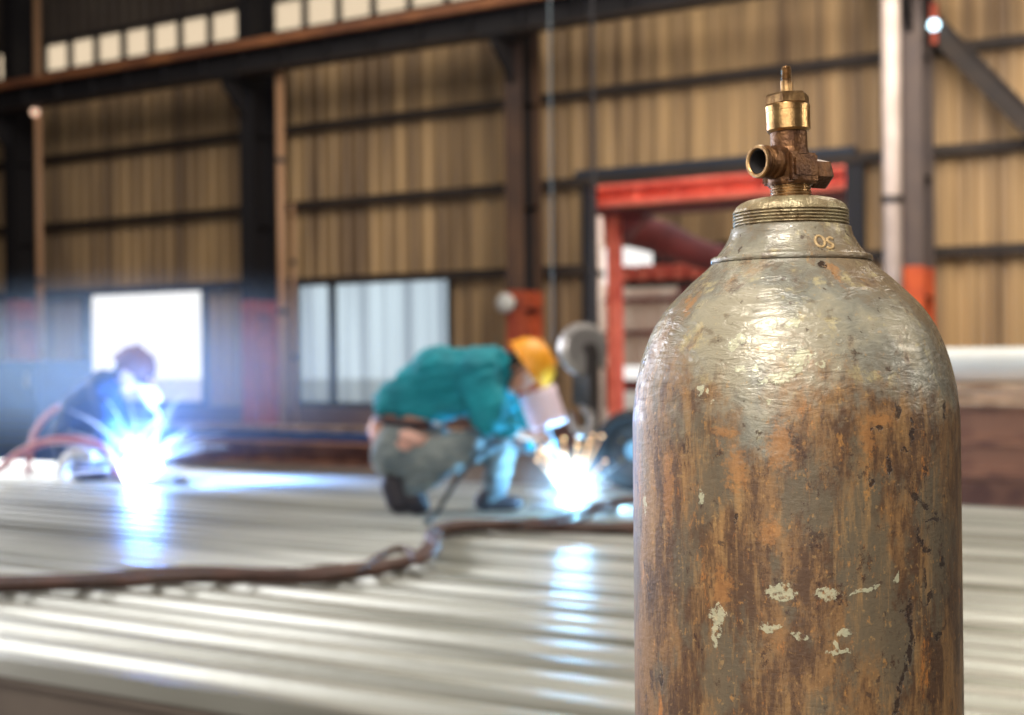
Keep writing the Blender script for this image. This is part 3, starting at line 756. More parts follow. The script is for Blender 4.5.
# body: one continuous skin
bm = new()
R, P = head(bm, hd, (.50, -.12, -.80), (.82, 0, .52), 1.0)
capsule(bm, w_(498, 368), w_(514, 371), .06, .055)
capsule(bm, hipc, w_(425, 405), .13, .13); capsule(bm, w_(425, 405), w_(478, 375), .13, .14)
capsule(bm, w_(390, 430, 0), w_(420, 422, 0), .12, .115)
for a, b, c_, h_ in ((shN, elN, haN, 0), (shF, elF, haF, 1)):
    capsule(bm, a, b, .055, .042); capsule(bm, b, c_, .042, .028)
hand(bm, haN, (1, .3, .10), (.2, -.2, -1), 1, 1.0, 1.2)
hand(bm, haF, (.8, -.1, -.3), (-.2, -.3, -1), -1, 1.0, 1.2)
for a, b, c_ in ((hipN, kneeN, ankN), (hipF, kneeF, ankF)):
    capsule(bm, a, b, .085, .06); capsule(bm, b, c_, .055, .04)
fuse('body', bm, M['skin'], man, .011, 3)
# teal jacket
bm = new()
capsule(bm, w_(391, 402), w_(425, 383), .095, .14)
capsule(bm, w_(404, 398), w_(438, 372), .12, .145)
capsule(bm, w_(438, 374, -.05), w_(478, 370, -.06), .14, .125); capsule(bm, w_(438, 374, .05), w_(482, 368, .06), .14, .115)
capsule(bm, w_(385, 408, -.06), w_(440, 408, -.08), .055, .075); capsule(bm, w_(385, 408, .06), w_(440, 408, .08), .055, .075)
capsule(bm, shN, elN, .115, .085); capsule(bm, elN, w_(508, 427, -.2), .082, .06)
capsule(bm, w_(478, 388, -.17), w_(492, 408, -.22), .11, .10)
capsule(bm, shF, elF, .10, .075); capsule(bm, elF, w_(532, 440, .17), .072, .052)
capsule(bm, w_(492, 361, 0), w_(504, 366, 0), .085, .075)
capsule(bm, w_(452, 392, 0), w_(488, 385, 0), .12, .12)
capsule(bm, w_(430, 402, 0), w_(470, 398, 0), .10, .11); capsule(bm, w_(428, 408, -.07), w_(462, 402, -.09), .075, .08)
fuse('jacket', bm, M['teal'], man, .013, 3, .012, .11)
# trousers
bm = new()
capsule(bm, w_(396, 455, near * .9), w_(400, 440, near * .7), .135, .12); capsule(bm, w_(396, 455, -near * .9), w_(400, 440, -near * .7), .135, .12)
capsule(bm, w_(410, 462, near), kneeN, .125, .085); capsule(bm, w_(410, 458, far), kneeF, .125, .085)
capsule(bm, kneeN, ankN, .085, .066); capsule(bm, kneeF, ankF, .085, .062)
capsule(bm, w_(412, 440, 0), w_(430, 446, 0), .13, .13)
fuse('trousers', bm, M['denim'], man, .013, 3, .011, .09, seed=5)
bm = new(); bmesh.ops.create_cube(bm, size=1)
bm.clear()
# belt and rear pocket patches
bm = new()
Rb = Vector((w_(1, 0).x, 0, 0))
a_ = w_(376, 418); b_ = w_(436, 425)
axd = (b_ - a_).normalized(); pr = []
for k in range(33):
    q = 2 * PI * k / 32
    pr.append((a_ + b_) / 2 + axd * math.cos(q) * (b_ - a_).length * .5 + vw * math.sin(q) * .165)
tube(bm, pr, .022, 6, sub=1); obj('belt', bm, M['belt'], man, 'dark belt below the jacket hem', smooth=True)
bm = new()
for (x, y, dy, rx, rz, an) in ((382, 436, -.085, .05, .05, .5), (412, 438, -.205, .075, .038, .35), (404, 446, -.19, .05, .03, .3)):
    rot = Matrix.Rotation(an, 3, 'Y') @ Matrix.Rotation(.0, 3, 'Z')
    ellipsoid(bm, w_(x, y, dy), (rx, .04, rz), rot)
obj('pocket', bm, M['denim_patch'], man, 'pinkish pocket panel on the seat', smooth=True)
# shoes
bm = new(); shoe(bm, w_(396, 485, -.14), Vector((w_(420, 513, -.14).x, w_(420, 513, -.14).y, DECK + .02)), (-.6, 0, .2) if False else (.9, 0, .5), 1.2)
capsule(bm, w_(394, 484, -.14), w_(400, 500, -.14), .075, .078); capsule(bm, w_(412, 486, -.14), w_(416, 500, -.14), .06, .065); capsule(bm, w_(404, 500, -.14), Vector((w_(416, 500, -.14).x, w_(416, 500, -.14).y, DECK + .045)), .06, .04)
fuse('shoe', bm, M['shoe'], man, .010, 2)
bm = new(); g = w_(478, 513, .1); g.z = DECK + .004; g2 = w_(521, 513, .08); g2.z = DECK + .004
shoe(bm, g, g2, (0, 0, 1), 1.05); capsule(bm, ankF, g + Vector((.05, 0, .06)), .055, .06)
fuse('shoe', bm, M['shoe'], man, .010, 2)
# helmet
def hardhat(P, R, s, m, parent, nm='helmet', brim=True, label=None):
    bm = new()
    prof = [(0, .128), (.03, .126), (.06, .116), (.09, .096), (.11, .066), (.12, .03), (.123, 0), (.135, -.006), (.135, -.012), (.118, -.004), (.115, .03), (.105, .064), (.085, .09), (.05, .112), (0, .12)]
    mt = R.to_4x4(); mt.translation = P(-.005, 0, .045)
    lathe(bm, [(a * s, b * s) for a, b in prof], 28, mt @ Matrix.Diagonal((1.1, .92, 1, 1)))
    bx(bm, (-.10 * s, -.014 * s, .0), (.09 * s, .014 * s, .13 * s), mt @ Matrix.Diagonal((.8, 1, 1.0, 1)), .008)
    if brim: bx(bm, (.10 * s, -.06 * s, -.014 * s), (.185 * s, .06 * s, -.004 * s), mt, .004)
    return obj(nm, bm, m, parent, label, smooth=False)
hh = hardhat(P, R, 1.13, M['helmet'], man)
bm = new()
tube(bm, [P(-.01, -.10, .03), P(.0, -.093, -.04), P(.04, -.055, -.105), P(.055, 0, -.122), P(.04, .055, -.105), P(0, .093, -.04), P(-.01, .10, .03)], .007, 6); obj('chin_strap', bm, M['hair'], hh)
bm = new(); ellipsoid(bm, P(-.045, 0, .0), (.075, .088, .085), R); obj('hair', bm, M['hair'], man, smooth=True)
bm = new(); ellipsoid(bm, P(-.07, -.06, .035), (.025, .02, .018), R); ellipsoid(bm, P(-.085, -.03, .03), (.02, .025, .015), R); obj('headband_knob', bm, M['white'], hh, smooth=True)
# ---- shield held before the arc
shc = w_(541, 409, -.05)
t = thing('welding_shield', 'pinkish white hand-held welding shield in front of the yellow helmet', 'welding shield', shc)
sr = Matrix.Rotation(math.radians(-18), 4, 'Y'); mt = Matrix.Translation(shc) @ sr @ Matrix.Rotation(math.radians(-35), 4, 'Z')
bm = new()
cols = []
for i in range(13):
    a_ = (i / 12 - .5) * 1.7
    rr_ = .16
    cols.append([bm.verts.new(mt @ Vector((rr_ * math.sin(a_), -rr_ * math.cos(a_) + .13, q))) for q in (-.105, -.07, .07, .105)])
for i in range(12):
    for k in range(3): bm.faces.new((cols[i][k], cols[i + 1][k], cols[i + 1][k + 1], cols[i][k + 1]))
o = obj('face_plate', bm, M['shield'], t, smooth=True); md = o.modifiers.new('t', 'SOLIDIFY'); md.thickness = .008
bm = new(); bx(bm, (-.05, -.026, .0), (.05, -.0225, .05), mt, .001); obj('lens_window', bm, M['gantry_dark'], t, 'dark viewing window')
bm = new(); tube(bm, [mt @ Vector((0, -.02, -.10)), mt @ Vector((0, .0, -.15)), mt @ Vector((-.02, .02, -.22))], .016, 10); obj('handle', bm, M['hose_blue'], t, smooth=True)
# ---- torch
arc2 = w_(572, 505, -.05); arc2.z = DECK + .06
t = thing('welding_torch', 'pale cyan-lit welding torch pointing down at the right arc', 'welding torch', haF)
bm = new(); tube(bm, [haF + Vector((.0, -.02, .03)), w_(555, 455, .08), w_(561, 476, .02)], [.016, .016, .013], 10); obj('handle', bm, M['hose_blue'], t, smooth=True)
bm = new(); tube(bm, [w_(561, 476, .02), w_(567, 490, 0), arc2 + Vector((-.015, 0, .03))], [.012, .010, .004], 10); obj('nozzle', bm, M['brass'], t, smooth=True)
bm = new(); tube(bm, [haF + Vector((.0, -.02, .03)), w_(532, 452, .05), w_(516, 447, -.1), w_(503, 440, -.34), w_(484, 450, -.36), w_(466, 468, -.36), w_(448, 494, -.36), w_(434, 516, -.38), w_(425, 523, -.5)], .013, 10); obj('lead', bm, M['black'], t, 'black cable looping down over the knee', smooth=True)

# ---- left welder
YL = .86 * F / (478 - 358)
def l_(x, y, dy=0): return on_y(x, y, YL + dy)
man2 = thing('person', 'welder in dark navy clothes and brown cap crouching behind the bright left arc', 'person', Vector((l_(95, 478).x, YL, DECK)), 0, 'welders')
hd2 = l_(130, 374)
s1N, s1F = l_(103, 388, -.17), l_(106, 386, .17)
e1N, e1F = l_(108, 420, -.24), l_(118, 418, .2)
h1N, h1F = l_(126, 440, -.1), l_(130, 436, .1)
kN, kF = l_(106, 440, -.24), l_(112, 436, .16)
aN, aF = l_(82, 468, -.16), l_(104, 470, .14)
bm = new(); R2, P2 = head(bm, hd2, (.72, -.25, -.55), (.55, 0, .83), 1.05)
capsule(bm, l_(108, 382), l_(122, 378), .06, .055); capsule(bm, l_(74, 445), l_(84, 412), .13, .13); capsule(bm, l_(84, 412), l_(102, 390), .13, .14)
for a, b, c_ in ((s1N, e1N, h1N), (s1F, e1F, h1F)): capsule(bm, a, b, .055, .042); capsule(bm, b, c_, .042, .028)
hand(bm, h1N, (.8, 0, -.5), (-.3, -.1, -1), 1, 1.15, 1.1); hand(bm, h1F, (.8, 0, -.4), (-.3, -.1, -1), -1, 1.15, 1.1)
for a, b, c_ in ((l_(76, 450, -.1), kN, aN), (l_(78, 448, .1), kF, aF)): capsule(bm, a, b, .085, .06); capsule(bm, b, c_, .055, .04)
fuse('body', bm, M['skin'], man2, .013, 3)
bm = new()
capsule(bm, l_(72, 436), l_(84, 410), .15, .165); capsule(bm, l_(84, 412), l_(102, 390, -.05), .165, .135); capsule(bm, l_(84, 412), l_(104, 388, .06), .165, .13)
for a, b, c_ in ((s1N, e1N, h1N), (s1F, e1F, h1F)): capsule(bm, a, b, .10, .075); capsule(bm, b, b.lerp(c_, .7), .075, .055)
capsule(bm, l_(108, 384), l_(114, 381), .08, .075)
fuse('jacket', bm, M['navy'], man2, .015, 3, .012, .11, seed=3)
bm = new()
capsule(bm, l_(74, 455, -.1), l_(76, 442, -.08), .13, .12); capsule(bm, l_(74, 455, .1), l_(76, 442, .08), .13, .12)
capsule(bm, l_(78, 452, -.1), kN, .12, .085); capsule(bm, l_(78, 450, .1), kF, .12, .085); capsule(bm, kN, aN, .085, .065); capsule(bm, kF, aF, .085, .065)
fuse('trousers', bm, M['navy'], man2, .015, 3, .01, .1, seed=9)
for a in (aN, aF):
    bm = new(); g = Vector((a.x - .05, a.y, DECK + .004)); shoe(bm, g, g + Vector((.28, -.03, 0)), (0, 0, 1), 1.05); capsule(bm, a, g + Vector((.05, 0, .06)), .055, .06)
    fuse('shoe', bm, M['shoe'], man2, .012, 2)
for a, b, sd in ((h1N, (.8, 0, -.5), 1), (h1F, (.8, 0, -.4), -1)):
    bm = new(); hand(bm, a, b, (-.3, -.1, -1), sd, 1.42, 1.1); bb = Vector(b).normalized(); capsule(bm, a - bb * .09, a, .058, .044)
    fuse('glove', bm, M['glove'], man2, .009, 2)
hc2 = hardhat(P2, R2, 1.22, M['brown_cap'], man2, 'cap')
bm = new(); tube(bm, [P2(.11, -.10, .02), P2(.13, -.05, .02), P2(.14, 0, .02), P2(.13, .05, .02), P2(.11, .10, .02)], .02, 8); obj('cap_band', bm, M['hair'], hc2)
bm = new(); ellipsoid(bm, P2(-.04, 0, .0), (.085, .092, .09), R2); obj('hair', bm, M['hair'], man2, smooth=True)
s2 = l_(146, 392, -.02)
t = thing('welding_shield', 'white glowing-lit shield held before the left welder in brown cap', 'welding shield', s2)
mt = Matrix.Translation(s2) @ Matrix.Rotation(math.radians(-30), 4, 'Y') @ Matrix.Rotation(math.radians(-40), 4, 'Z')
bm = new(); cols = []
for i in range(13):
    a_ = (i / 12 - .5) * 1.7; cols.append([bm.verts.new(mt @ Vector((.13 * math.sin(a_), -.13 * math.cos(a_) + .11, q))) for q in (-.11, -.07, .07, .11)])
for i in range(12):
    for k in range(3): bm.faces.new((cols[i][k], cols[i + 1][k], cols[i + 1][k + 1], cols[i][k + 1]))
o = obj('face_plate', bm, M['shield'], t, smooth=True); o.modifiers.new('t', 'SOLIDIFY').thickness = .008
bm = new(); tube(bm, [mt @ Vector((0, -.02, -.10)), mt @ Vector((-.02, .0, -.2)), h1F + Vector((.08, 0, .0))], .015, 10); obj('handle', bm, M['white'], t, smooth=True)
# torch of the left welder
arc1 = l_(141, 474, -.35); arc1.z = DECK + .10
t = thing('welding_torch', 'white-lit welding torch reaching from a glove into the left arc', 'welding torch', h1N)
bm = new(); tube(bm, [h1N + Vector((.06, -.02, -.02)), h1N.lerp(arc1, .6) + Z * .03, arc1 + Vector((-.02, 0, .04))], [.018, .015, .006], 10); obj('handle', bm, M['white'], t, smooth=True)
# workpieces under the arcs
t = thing('steel_workpiece', 'flat steel piece under the bright left arc', 'workpiece', Vector((arc1.x, arc1.y, DECK)), 0, 'pieces being welded')
bm = new(); fb(bm, arc1.dot(d) - .35, arc1.dot(d) + .3, arc1.dot(n) - .06, arc1.dot(n) + .1, DECK + .007, DECK + .035, .003); obj('plate', bm, M['steel'], t)
bm = new(); fb(bm, arc1.dot(d) - .35, arc1.dot(d) + .3, arc1.dot(n) + .02, arc1.dot(n) + .035, DECK + .035, DECK + .07, .003); obj('rib', bm, M['steel'], t)
t = thing('steel_workpiece', 'flat steel piece under the right arc beside the wheel', 'workpiece', Vector((arc2.x, arc2.y, DECK)), 0, 'pieces being welded')
bm = new(); fb(bm, arc2.dot(d) - .25, arc2.dot(d) + .25, arc2.dot(n) - .04, arc2.dot(n) + .08, DECK + .007, DECK + .03, .003); obj('plate', bm, M['steel'], t)
bm = new(); fb(bm, arc2.dot(d) - .25, arc2.dot(d) + .25, arc2.dot(n) + .02, arc2.dot(n) + .03, DECK + .03, DECK + .05, .002); obj('rib', bm, M['steel'], t)

# ------------------------------------------------------------------ arcs, sparks, smoke
def burst(bm, c, rad, seed, flat=.7):
    rnd = random.Random(seed); t = bmesh.new(); bmesh.ops.create_icosphere(t, subdivisions=3, radius=1)
    for v in t.verts:
        v.co *= rad * (1 + .35 * noise.noise(v.co * 2.5 + Vector((seed, 0, 0)))); v.co.z = max(v.co.z * flat, -.09 if rad > .1 else -.05)
    t.transform(Matrix.Translation(c)); me = bpy.data.meshes.new('t'); t.to_mesh(me); t.free(); bm.from_mesh(me); bpy.data.meshes.remove(me)
def sparks(bm, c, cnt, lmin, lmax, r, seed, lo=-.1, hi=1.0, balls=False, xr=1.0):
    rnd = random.Random(seed)
    for _ in range(cnt):
        az = rnd.uniform(0, 2 * PI); el = rnd.uniform(lo, hi)
        v = Vector((math.cos(az) * math.cos(el) * xr, math.sin(az) * math.cos(el) * .6, math.sin(el))).normalized()
        ln = rnd.uniform(lmin, lmax); a = c + v * ln * rnd.uniform(.1, .3); b = c + v * ln
        b.z -= ln * ln * .25; b.z = max(b.z, DECK + .03)
        mid = a.lerp(b, .5) + Z * ln * ln * .06
        tube(bm, [a, mid, b], [r * .35, r, r * .25], 5, sub=3)
        if balls: ellipsoid(bm, b, (r * 2.6,) * 3, seg=8)
bm = new(); burst(bm, arc1, .13, 1, .8); tag(obj('welding_arc', bm, M['arc'], smooth=True), 'large blinding blue-white welding arc at the left', 'welding arc', 'welding arcs')
bm = new(); burst(bm, arc2, .035, 2, .8); tag(obj('welding_arc', bm, M['arc'], smooth=True), 'smaller white welding arc between the squatting welder and the wheel', 'welding arc', 'welding arcs')
bm = new(); sparks(bm, arc1, 44, .25, .95, .0018, 3, -.02, .9); tag(obj('sparks', bm, M['spark_blue']), 'thin white sparks spraying from the large left arc', 'sparks', None, 'stuff')
bm = new(); sparks(bm, arc2, 16, .18, .46, .0035, 4, .5, 1.5, True, .6); tag(obj('sparks', bm, M['spark_orange']), 'orange sparks rising from the right arc', 'sparks', None, 'stuff')
bm = new(); sparks(bm, arc2, 30, .12, .36, .0016, 5, .0, 1.1); tag(obj('sparks', bm, M['spark_blue']), 'thin white sparks fanning over the right arc', 'sparks', None, 'stuff')
point('arc_light_left', arc1 + Vector((.03, -.06, .14)), 190, (0.13, 0.36, 1.0), .1)
point('arc_light_right', arc2 + Vector((0, -.02, .09)), 85, (0.24, 0.62, 1.0), .05)
def puff(label, c, r, dens, col, seed, nm='smoke'):
    bm = new(); t = bmesh.new(); bmesh.ops.create_icosphere(t, subdivisions=4, radius=1)
    for v in t.verts:
        q = 1 + .30 * noise.noise(v.co * 1.6 + Vector((seed, 0, 0))); v.co = Vector((v.co.x * r[0] * q, v.co.y * r[1] * q, v.co.z * r[2] * q))
        v.co.z = max(v.co.z, -(c.z - DECK - .02))
    t.transform(Matrix.Translation(c)); me = bpy.data.meshes.new('t'); t.to_mesh(me); t.free(); bm.from_mesh(me); bpy.data.meshes.remove(me)
    return tag(obj(nm, bm, smoke('smoke_' + str(seed), dens, col), smooth=True), label, 'smoke', None, 'stuff')
puff('bluish welding smoke drifting around the left welder', arc1 + Vector((.1, .5, .40)), (2.6, 1.4, 1.15), .24, (.5, .72, 1), 11)
puff('bright dense smoke low over the left arc', arc1 + Vector((0, -.0, .12)), (.55, .40, .36), .22, (.9, .95, 1), 12)
puff('pale smoke glowing around the right arc', arc2 + Vector((.03, .0, .08)), (.46, .32, .28), .34, (.9, .93, 1), 13)

# ================================================================== THE GAS CYLINDER
YC = 0.92; kk = YC / F
axp = on_y(792.5, 430, YC)
gc = thing('gas_cylinder', 'rusty grey-green gas cylinder with brass valve standing upright in the foreground', 'gas cylinder', Vector((axp.x, axp.y, 0)), -math.atan2(axp.x, axp.y))
def zp(y): return on_y(793, y, YC).z
def rp_(px): return px * kk / 1.03
pr = [(0, .012), (.07, .010), (.088, 0), (.1, .004), (.109, .02), (rp_(167.5), .06)]
for k in range(1, 9): pr.append((rp_(167.5 - 3.5 * k / 8), .06 + (zp(425) - .06) * k / 8))
sil = [(410, 163.4), (398, 162), (386, 160.6), (374, 158), (362, 154.8), (350, 151), (338, 146.3), (326, 140.5), (315, 133.5), (305, 125.5), (296, 116.5), (288, 108), (280, 99.5), (273, 91), (267, 84)]
pr += [(rp_(r), zp(y)) for y, r in sil]
# smooth the profile by Catmull-Rom between shoulder samples
def cr(pts, sub=3):
    out = []
    for i in range(len(pts) - 1):
        p0, p1, p2, p3 = pts[max(i - 1, 0)], pts[i], pts[i + 1], pts[min(i + 2, len(pts) - 1)]
        for k in range(sub):
            t = k / sub
            out.append(tuple(0.5 * (2 * p1[j] + (p2[j] - p0[j]) * t + (2 * p0[j] - 5 * p1[j] + 4 * p2[j] - p3[j]) * t * t + (3 * p1[j] - p0[j] - 3 * p2[j] + p3[j]) * t ** 3) for j in (0, 1)))
    out.append(pts[-1]); return out
shp = pr[:14] + cr(pr[13:], 4)[1:]
shp += [(rp_(81.5), zp(264)), (rp_(79.3), zp(262.6)), (rp_(60), zp(262.6)), (0, zp(262.6))]
def resample(P, z0, z1, step):
    out = [P[0]]
    for a, b in zip(P, P[1:]):
        ln = math.hypot(b[0] - a[0], b[1] - a[1]); k = 1
        if max(a[1], b[1]) > z0 and min(a[1], b[1]) < z1 and min(a[0], b[0]) > .05: k = max(1, int(ln / step))
        out += [(a[0] + (b[0] - a[0]) * i / k, a[1] + (b[1] - a[1]) * i / k) for i in range(1, k + 1)]
    return out
bm = new(); lathe(bm, resample(shp, zp(730), 9, .0013), 560)
bmesh.ops.remove_doubles(bm, verts=bm.verts, dist=1e-5)
uvl = bm.loops.layers.uv.new('UVMap')
def setuv(bm, uvl):
    for f in bm.faces:
        th = [math.atan2(l.vert.co.x, -l.vert.co.y) for l in f.loops]
        if max(th) - min(th) > PI: th = [q + 2 * PI if q < 0 else q for q in th]
        for l, q in zip(f.loops, th): l[uvl].uv = (q * .1125, l.vert.co.z)
setuv(bm, uvl)
bmesh.ops.recalc_face_normals(bm, faces=bm.faces)
gm = Matrix.Translation(gc.location) @ gc.rotation_euler.to_matrix().to_4x4(); gi = gm.inverted()
bvh = BVHTree.FromBMesh(bm)
def uvhit(x, y):
    o = gi @ CAM; h = None
    while h is None:
        h = bvh.ray_cast(o, (gi.to_3x3() @ ray(x, y)).normalized())[0]
        x += 2 if x < 795 else -2; y += 1 if y < 300 else 0
    return math.atan2(h.x, -h.y) * .1125, h.z
# ---- rusted paint shader
def rust_mat(name, blobs, streaks, zsplit):
    m = bpy.data.materials.new(name); m.use_nodes = True; nt = m.node_tree; N = nt.nodes; K = nt.links
    b = N['Principled BSDF']
    uv = N.new('ShaderNodeUVMap')
    tc = N.new('ShaderNodeTexCoord')
    def nz(scale, stretch=(1, 1, 1), detail=6, rough=.6, src=None, dist=0.0):
        mp = N.new('ShaderNodeMapping'); mp.inputs['Scale'].default_value = stretch; K.new(src or tc.outputs['Object'], mp.inputs[0])
        q = N.new('ShaderNodeTexNoise'); q.inputs['Scale'].default_value = scale; q.inputs['Detail'].default_value = detail; q.inputs['Roughness'].default_value = rough
        q.inputs['Distortion'].default_value = dist
        K.new(mp.outputs[0], q.inputs['Vector']); return q.outputs[0]
    def mr(v, a, b_, c=0.0, e=1.0, smooth=True):
        q = N.new('ShaderNodeMapRange'); q.interpolation_type = 'SMOOTHSTEP' if smooth else 'LINEAR'
        for i, x in enumerate((a, b_, c, e)): q.inputs[i + 1].default_value = x
        K.new(v, q.inputs[0]); return q.outputs[0]
    def mth(op, a, b_=None):
        q = N.new('ShaderNodeMath'); q.operation = op; q.use_clamp = op in ('ADD', 'SUBTRACT', 'MULTIPLY') and False
        for i, x in enumerate((a, b_)):
            if x is None: continue
            if isinstance(x, (int, float)): q.inputs[i].default_value = x
            else: K.new(x, q.inputs[i])
        return q.outputs[0]
    def mix(f, a, b_):
        q = N.new('ShaderNodeMix'); q.data_type = 'RGBA'
        if isinstance(f, float): q.inputs[0].default_value = f
        else: K.new(f, q.inputs[0])
        for i, x in ((6, a), (7, b_)):
            if isinstance(x, tuple): q.inputs[i].default_value = (*x, 1)
            else: K.new(x, q.inputs[i])
        return q.outputs[2]
    sep = N.new('ShaderNodeSeparateXYZ'); K.new(uv.outputs[0], sep.inputs[0])
    z = sep.outputs[1]; u_ = sep.outputs[0]
    # paint
    paint = mix(mr(nz(16, (1, 1, .8), 8, .65), .40, .60), (.25, .222, .160), (.135, .145, .132))
    paint = mix(mr(nz(8, (1, 1, .8), 8, .7), .44, .60), paint, (.17, .125, .078))
    paint = mix(mth('MULTIPLY', mr(nz(60, (1, 1, .9), 6, .7), .55, .66), .6), paint, (.40, .33, .17))
    paint = mix(mth('MULTIPLY', mr(nz(75, (1, 1, 1.6), 6, .7), .57, .68), .6), paint, (.10, .07, .045))
    # rust base
    rust = mix(mr(nz(34, (1, 1, .30), 10, .78), .44, .58), (.070, .036, .019), (.195, .105, .043))
    rust = mix(mth('MULTIPLY', mr(nz(13, (1, 1, .5), 8, .7), .49, .58), .85), rust, (.100, .080, .052))       # olive bare metal
    rust = mix(mth('MULTIPLY', mr(nz(110, (1, 1, .12), 6, .7), .50, .66), .55), rust, (.30, .17, .065))    # fine vertical streaks
    rust = mix(mth('MULTIPLY', mr(nz(48, (1, 1, .35), 10, .8), .57, .66), .75), rust, (.40, .155, .035))    # orange patches
    rust = mix(mr(nz(60, (1, 1, .6), 10, .85), .55, .62), rust, (.040, .018, .011))       # dark pits
    rust = mix(mth('MULTIPLY', mr(nz(190, (1, 1, .6), 4, .7), .60, .70), .5), rust, (.40, .19, .05))
    # height mask with ragged border
    hm = mth('ADD', z, mth('MULTIPLY', mth('SUBTRACT', nz(16, (1, 1, .9), 10, .72), .5), .26))
    low = mr(hm, zsplit - .020, zsplit + .030, 1.0, 0.0)
    orr = mth('MULTIPLY', mr(nz(30, (1, 1, .6), 8, .7), .54, .66), .75)
    f = mth('MAXIMUM', low, orr)
    col = mix(f, paint, rust)
    # speckle over everything
    col = mix(mth('MULTIPLY', mr(nz(230, (1, 1, 1), 3, .6), .63, .71), .35), col, (.40, .24, .09))
    col = mix(mth('MULTIPLY', mr(nz(120, (1, 1, 1), 4, .6), .64, .70), .8), col, (.05, .03, .02))
    at = N.new('ShaderNodeAttribute'); at.attribute_name = 'marks'
    sp2 = N.new('ShaderNodeSeparateColor'); K.new(at.outputs['Color'], sp2.inputs[0])
    fn = mth('MULTIPLY', mth('SUBTRACT', nz(330, (1, 1, 1), 5, .7), .5), 1.3)
    pale = mr(mth('ADD', sp2.outputs[0], fn), .46, .56); dark = mr(mth('ADD', sp2.outputs[1], mth('MULTIPLY', fn, 1.3)), .44, .58); orn = mr(mth('ADD', sp2.outputs[2], mth('MULTIPLY', fn, 1.5)), .3, .75)
    thin = mr(nz(260, (1, 1, 1), 3), .35, .5)
    col = mix(mth('MULTIPLY', orn, .5), col, (.34, .15, .045))
    col = mix(mth('MULTIPLY', mth('MULTIPLY', pale, .62), thin), col, (.44, .44, .30))
    col = mix(mth('MULTIPLY', mth('MULTIPLY', dark, .9), thin), col, (.022, .012, .009))
    K.new(col, b.inputs['Base Color'])
    rr_ = mth('ADD', .25, mth('MULTIPLY', f, .25)); K.new(rr_, b.inputs['Roughness'])
    b.inputs['Metallic'].default_value = .12; b.inputs['Specular IOR Level'].default_value = .5
    # bump: fine horizontal ripples on the paint, pits in the rust
    ripple = mth('MULTIPLY', nz(55, (1, 1, 3.0), 5, .6, None, .9), mr(z, zsplit - .02, zsplit + .03, .25, 1.6))
    h = mth('ADD', ripple, mth('MULTIPLY', nz(300, (1, 1, 1), 3, .6), .25))
    h = mth('ADD', h, mth('MULTIPLY', pale, .12)); h = mth('SUBTRACT', h, mth('MULTIPLY', dark, .4))
    bp = N.new('ShaderNodeBump'); bp.inputs['Strength'].default_value = .55; bp.inputs['Distance'].default_value = .0022
    K.new(h, bp.inputs['Height']); K.new(bp.outputs[0], b.inputs['Normal'])
    return m
def B(x, y, rx, ry, ang=0): u_, v_ = uvhit(x, y); return (u_, v_, rx * kk * .92, ry * kk * .92, math.radians(ang))
blobs = [B(736, 341, 11, 7, 20), B(798, 357, 17, 4.5, 22), B(780, 378, 21, 5.5, 12), B(800, 366, 14, 4, 35), B(740, 371, 5, 3), B(757, 370, 5, 3.5), B(701, 388, 5, 5), B(820, 365, 6, 2.5, 20), B(793, 323, 10, 3, 20),
         B(770, 402, 4, 3), B(712, 400, 3, 2), B(735, 350, 3, 2), B(837, 368, 5, 1.5, 10), B(709, 392, 3, 2),
         B(780, 592, 13, 7, 5), B(829, 594, 14, 5, 0), B(866, 590, 16, 2, 12), B(898, 578, 7, 2.5, 25), B(718, 616, 8, 10), B(716, 633, 4, 12), B(768, 628, 9, 5), B(800, 635, 10, 3, -30), B(838, 652, 12, 3), B(846, 634, 8, 2), B(836, 644, 3, 5),
         B(645, 505, 3, 9), B(700, 497, 3, 6)]
dk = [B(909, 610, 3, 10, 0), B(912, 632, 3, 13, 10), B(909, 655, 3.2, 14, -8), B(903, 678, 3.2, 14, -16), B(897, 700, 3.5, 16, -12), B(907, 608, 8, 2, 0), B(916, 496, 3, 6, 20), B(922, 503, 9, 2.5, -20), B(935, 513, 3, 6, 0), B(932, 520, 14, 2, -5),
      B(921, 540, 2.5, 8, 10), B(927, 551, 8, 2.2, -25), B(942, 560, 3, 8, 0), B(925, 580, 2.5, 9, 0), B(930, 598, 3, 8, -30), B(640, 387, 6, 2.5, 30), B(636, 400, 3, 8, 20), B(655, 426, 5, 2), B(662, 680, 2, 9), B(943, 405, 8, 2, 10), B(945, 412, 2, 6), B(938, 635, 6, 3, 0), B(822, 263, 9, 1.6, 0), B(735, 520, 3, 5), B(898, 410, 3, 9), B(880, 430, 7, 3, 10), B(912, 432, 3, 12), B(905, 450, 6, 3), B(890, 465, 3, 10), B(925, 470, 5, 5), B(870, 485, 3, 6)]
orange = [B(836, 272, 7, 14), B(828, 264, 10, 3), B(690, 306, 8, 11), B(688, 300, 5, 5), B(637, 396, 7, 14), B(760, 348, 3, 3), B(724, 431, 12, 4), B(868, 438, 7, 16), B(780, 445, 12, 22), B(735, 468, 10, 20), B(770, 530, 8, 12), B(880, 420, 16, 8), B(668, 490, 7, 40), B(722, 590, 9, 20)]
M['cyl'] = rust_mat('weathered_paint', blobs, dk, zp(398))
M['collar'] = rust_mat('collar_paint', [B(735, 341, .1, .1)], [B(735, 341, .1, .1)], -5)
o = obj('cylinder_shell', bm, M['cyl'], gc, local=True, smooth=True, recalc=False)
at = o.data.attributes.new('marks', 'FLOAT_COLOR', 'POINT')
vals = []
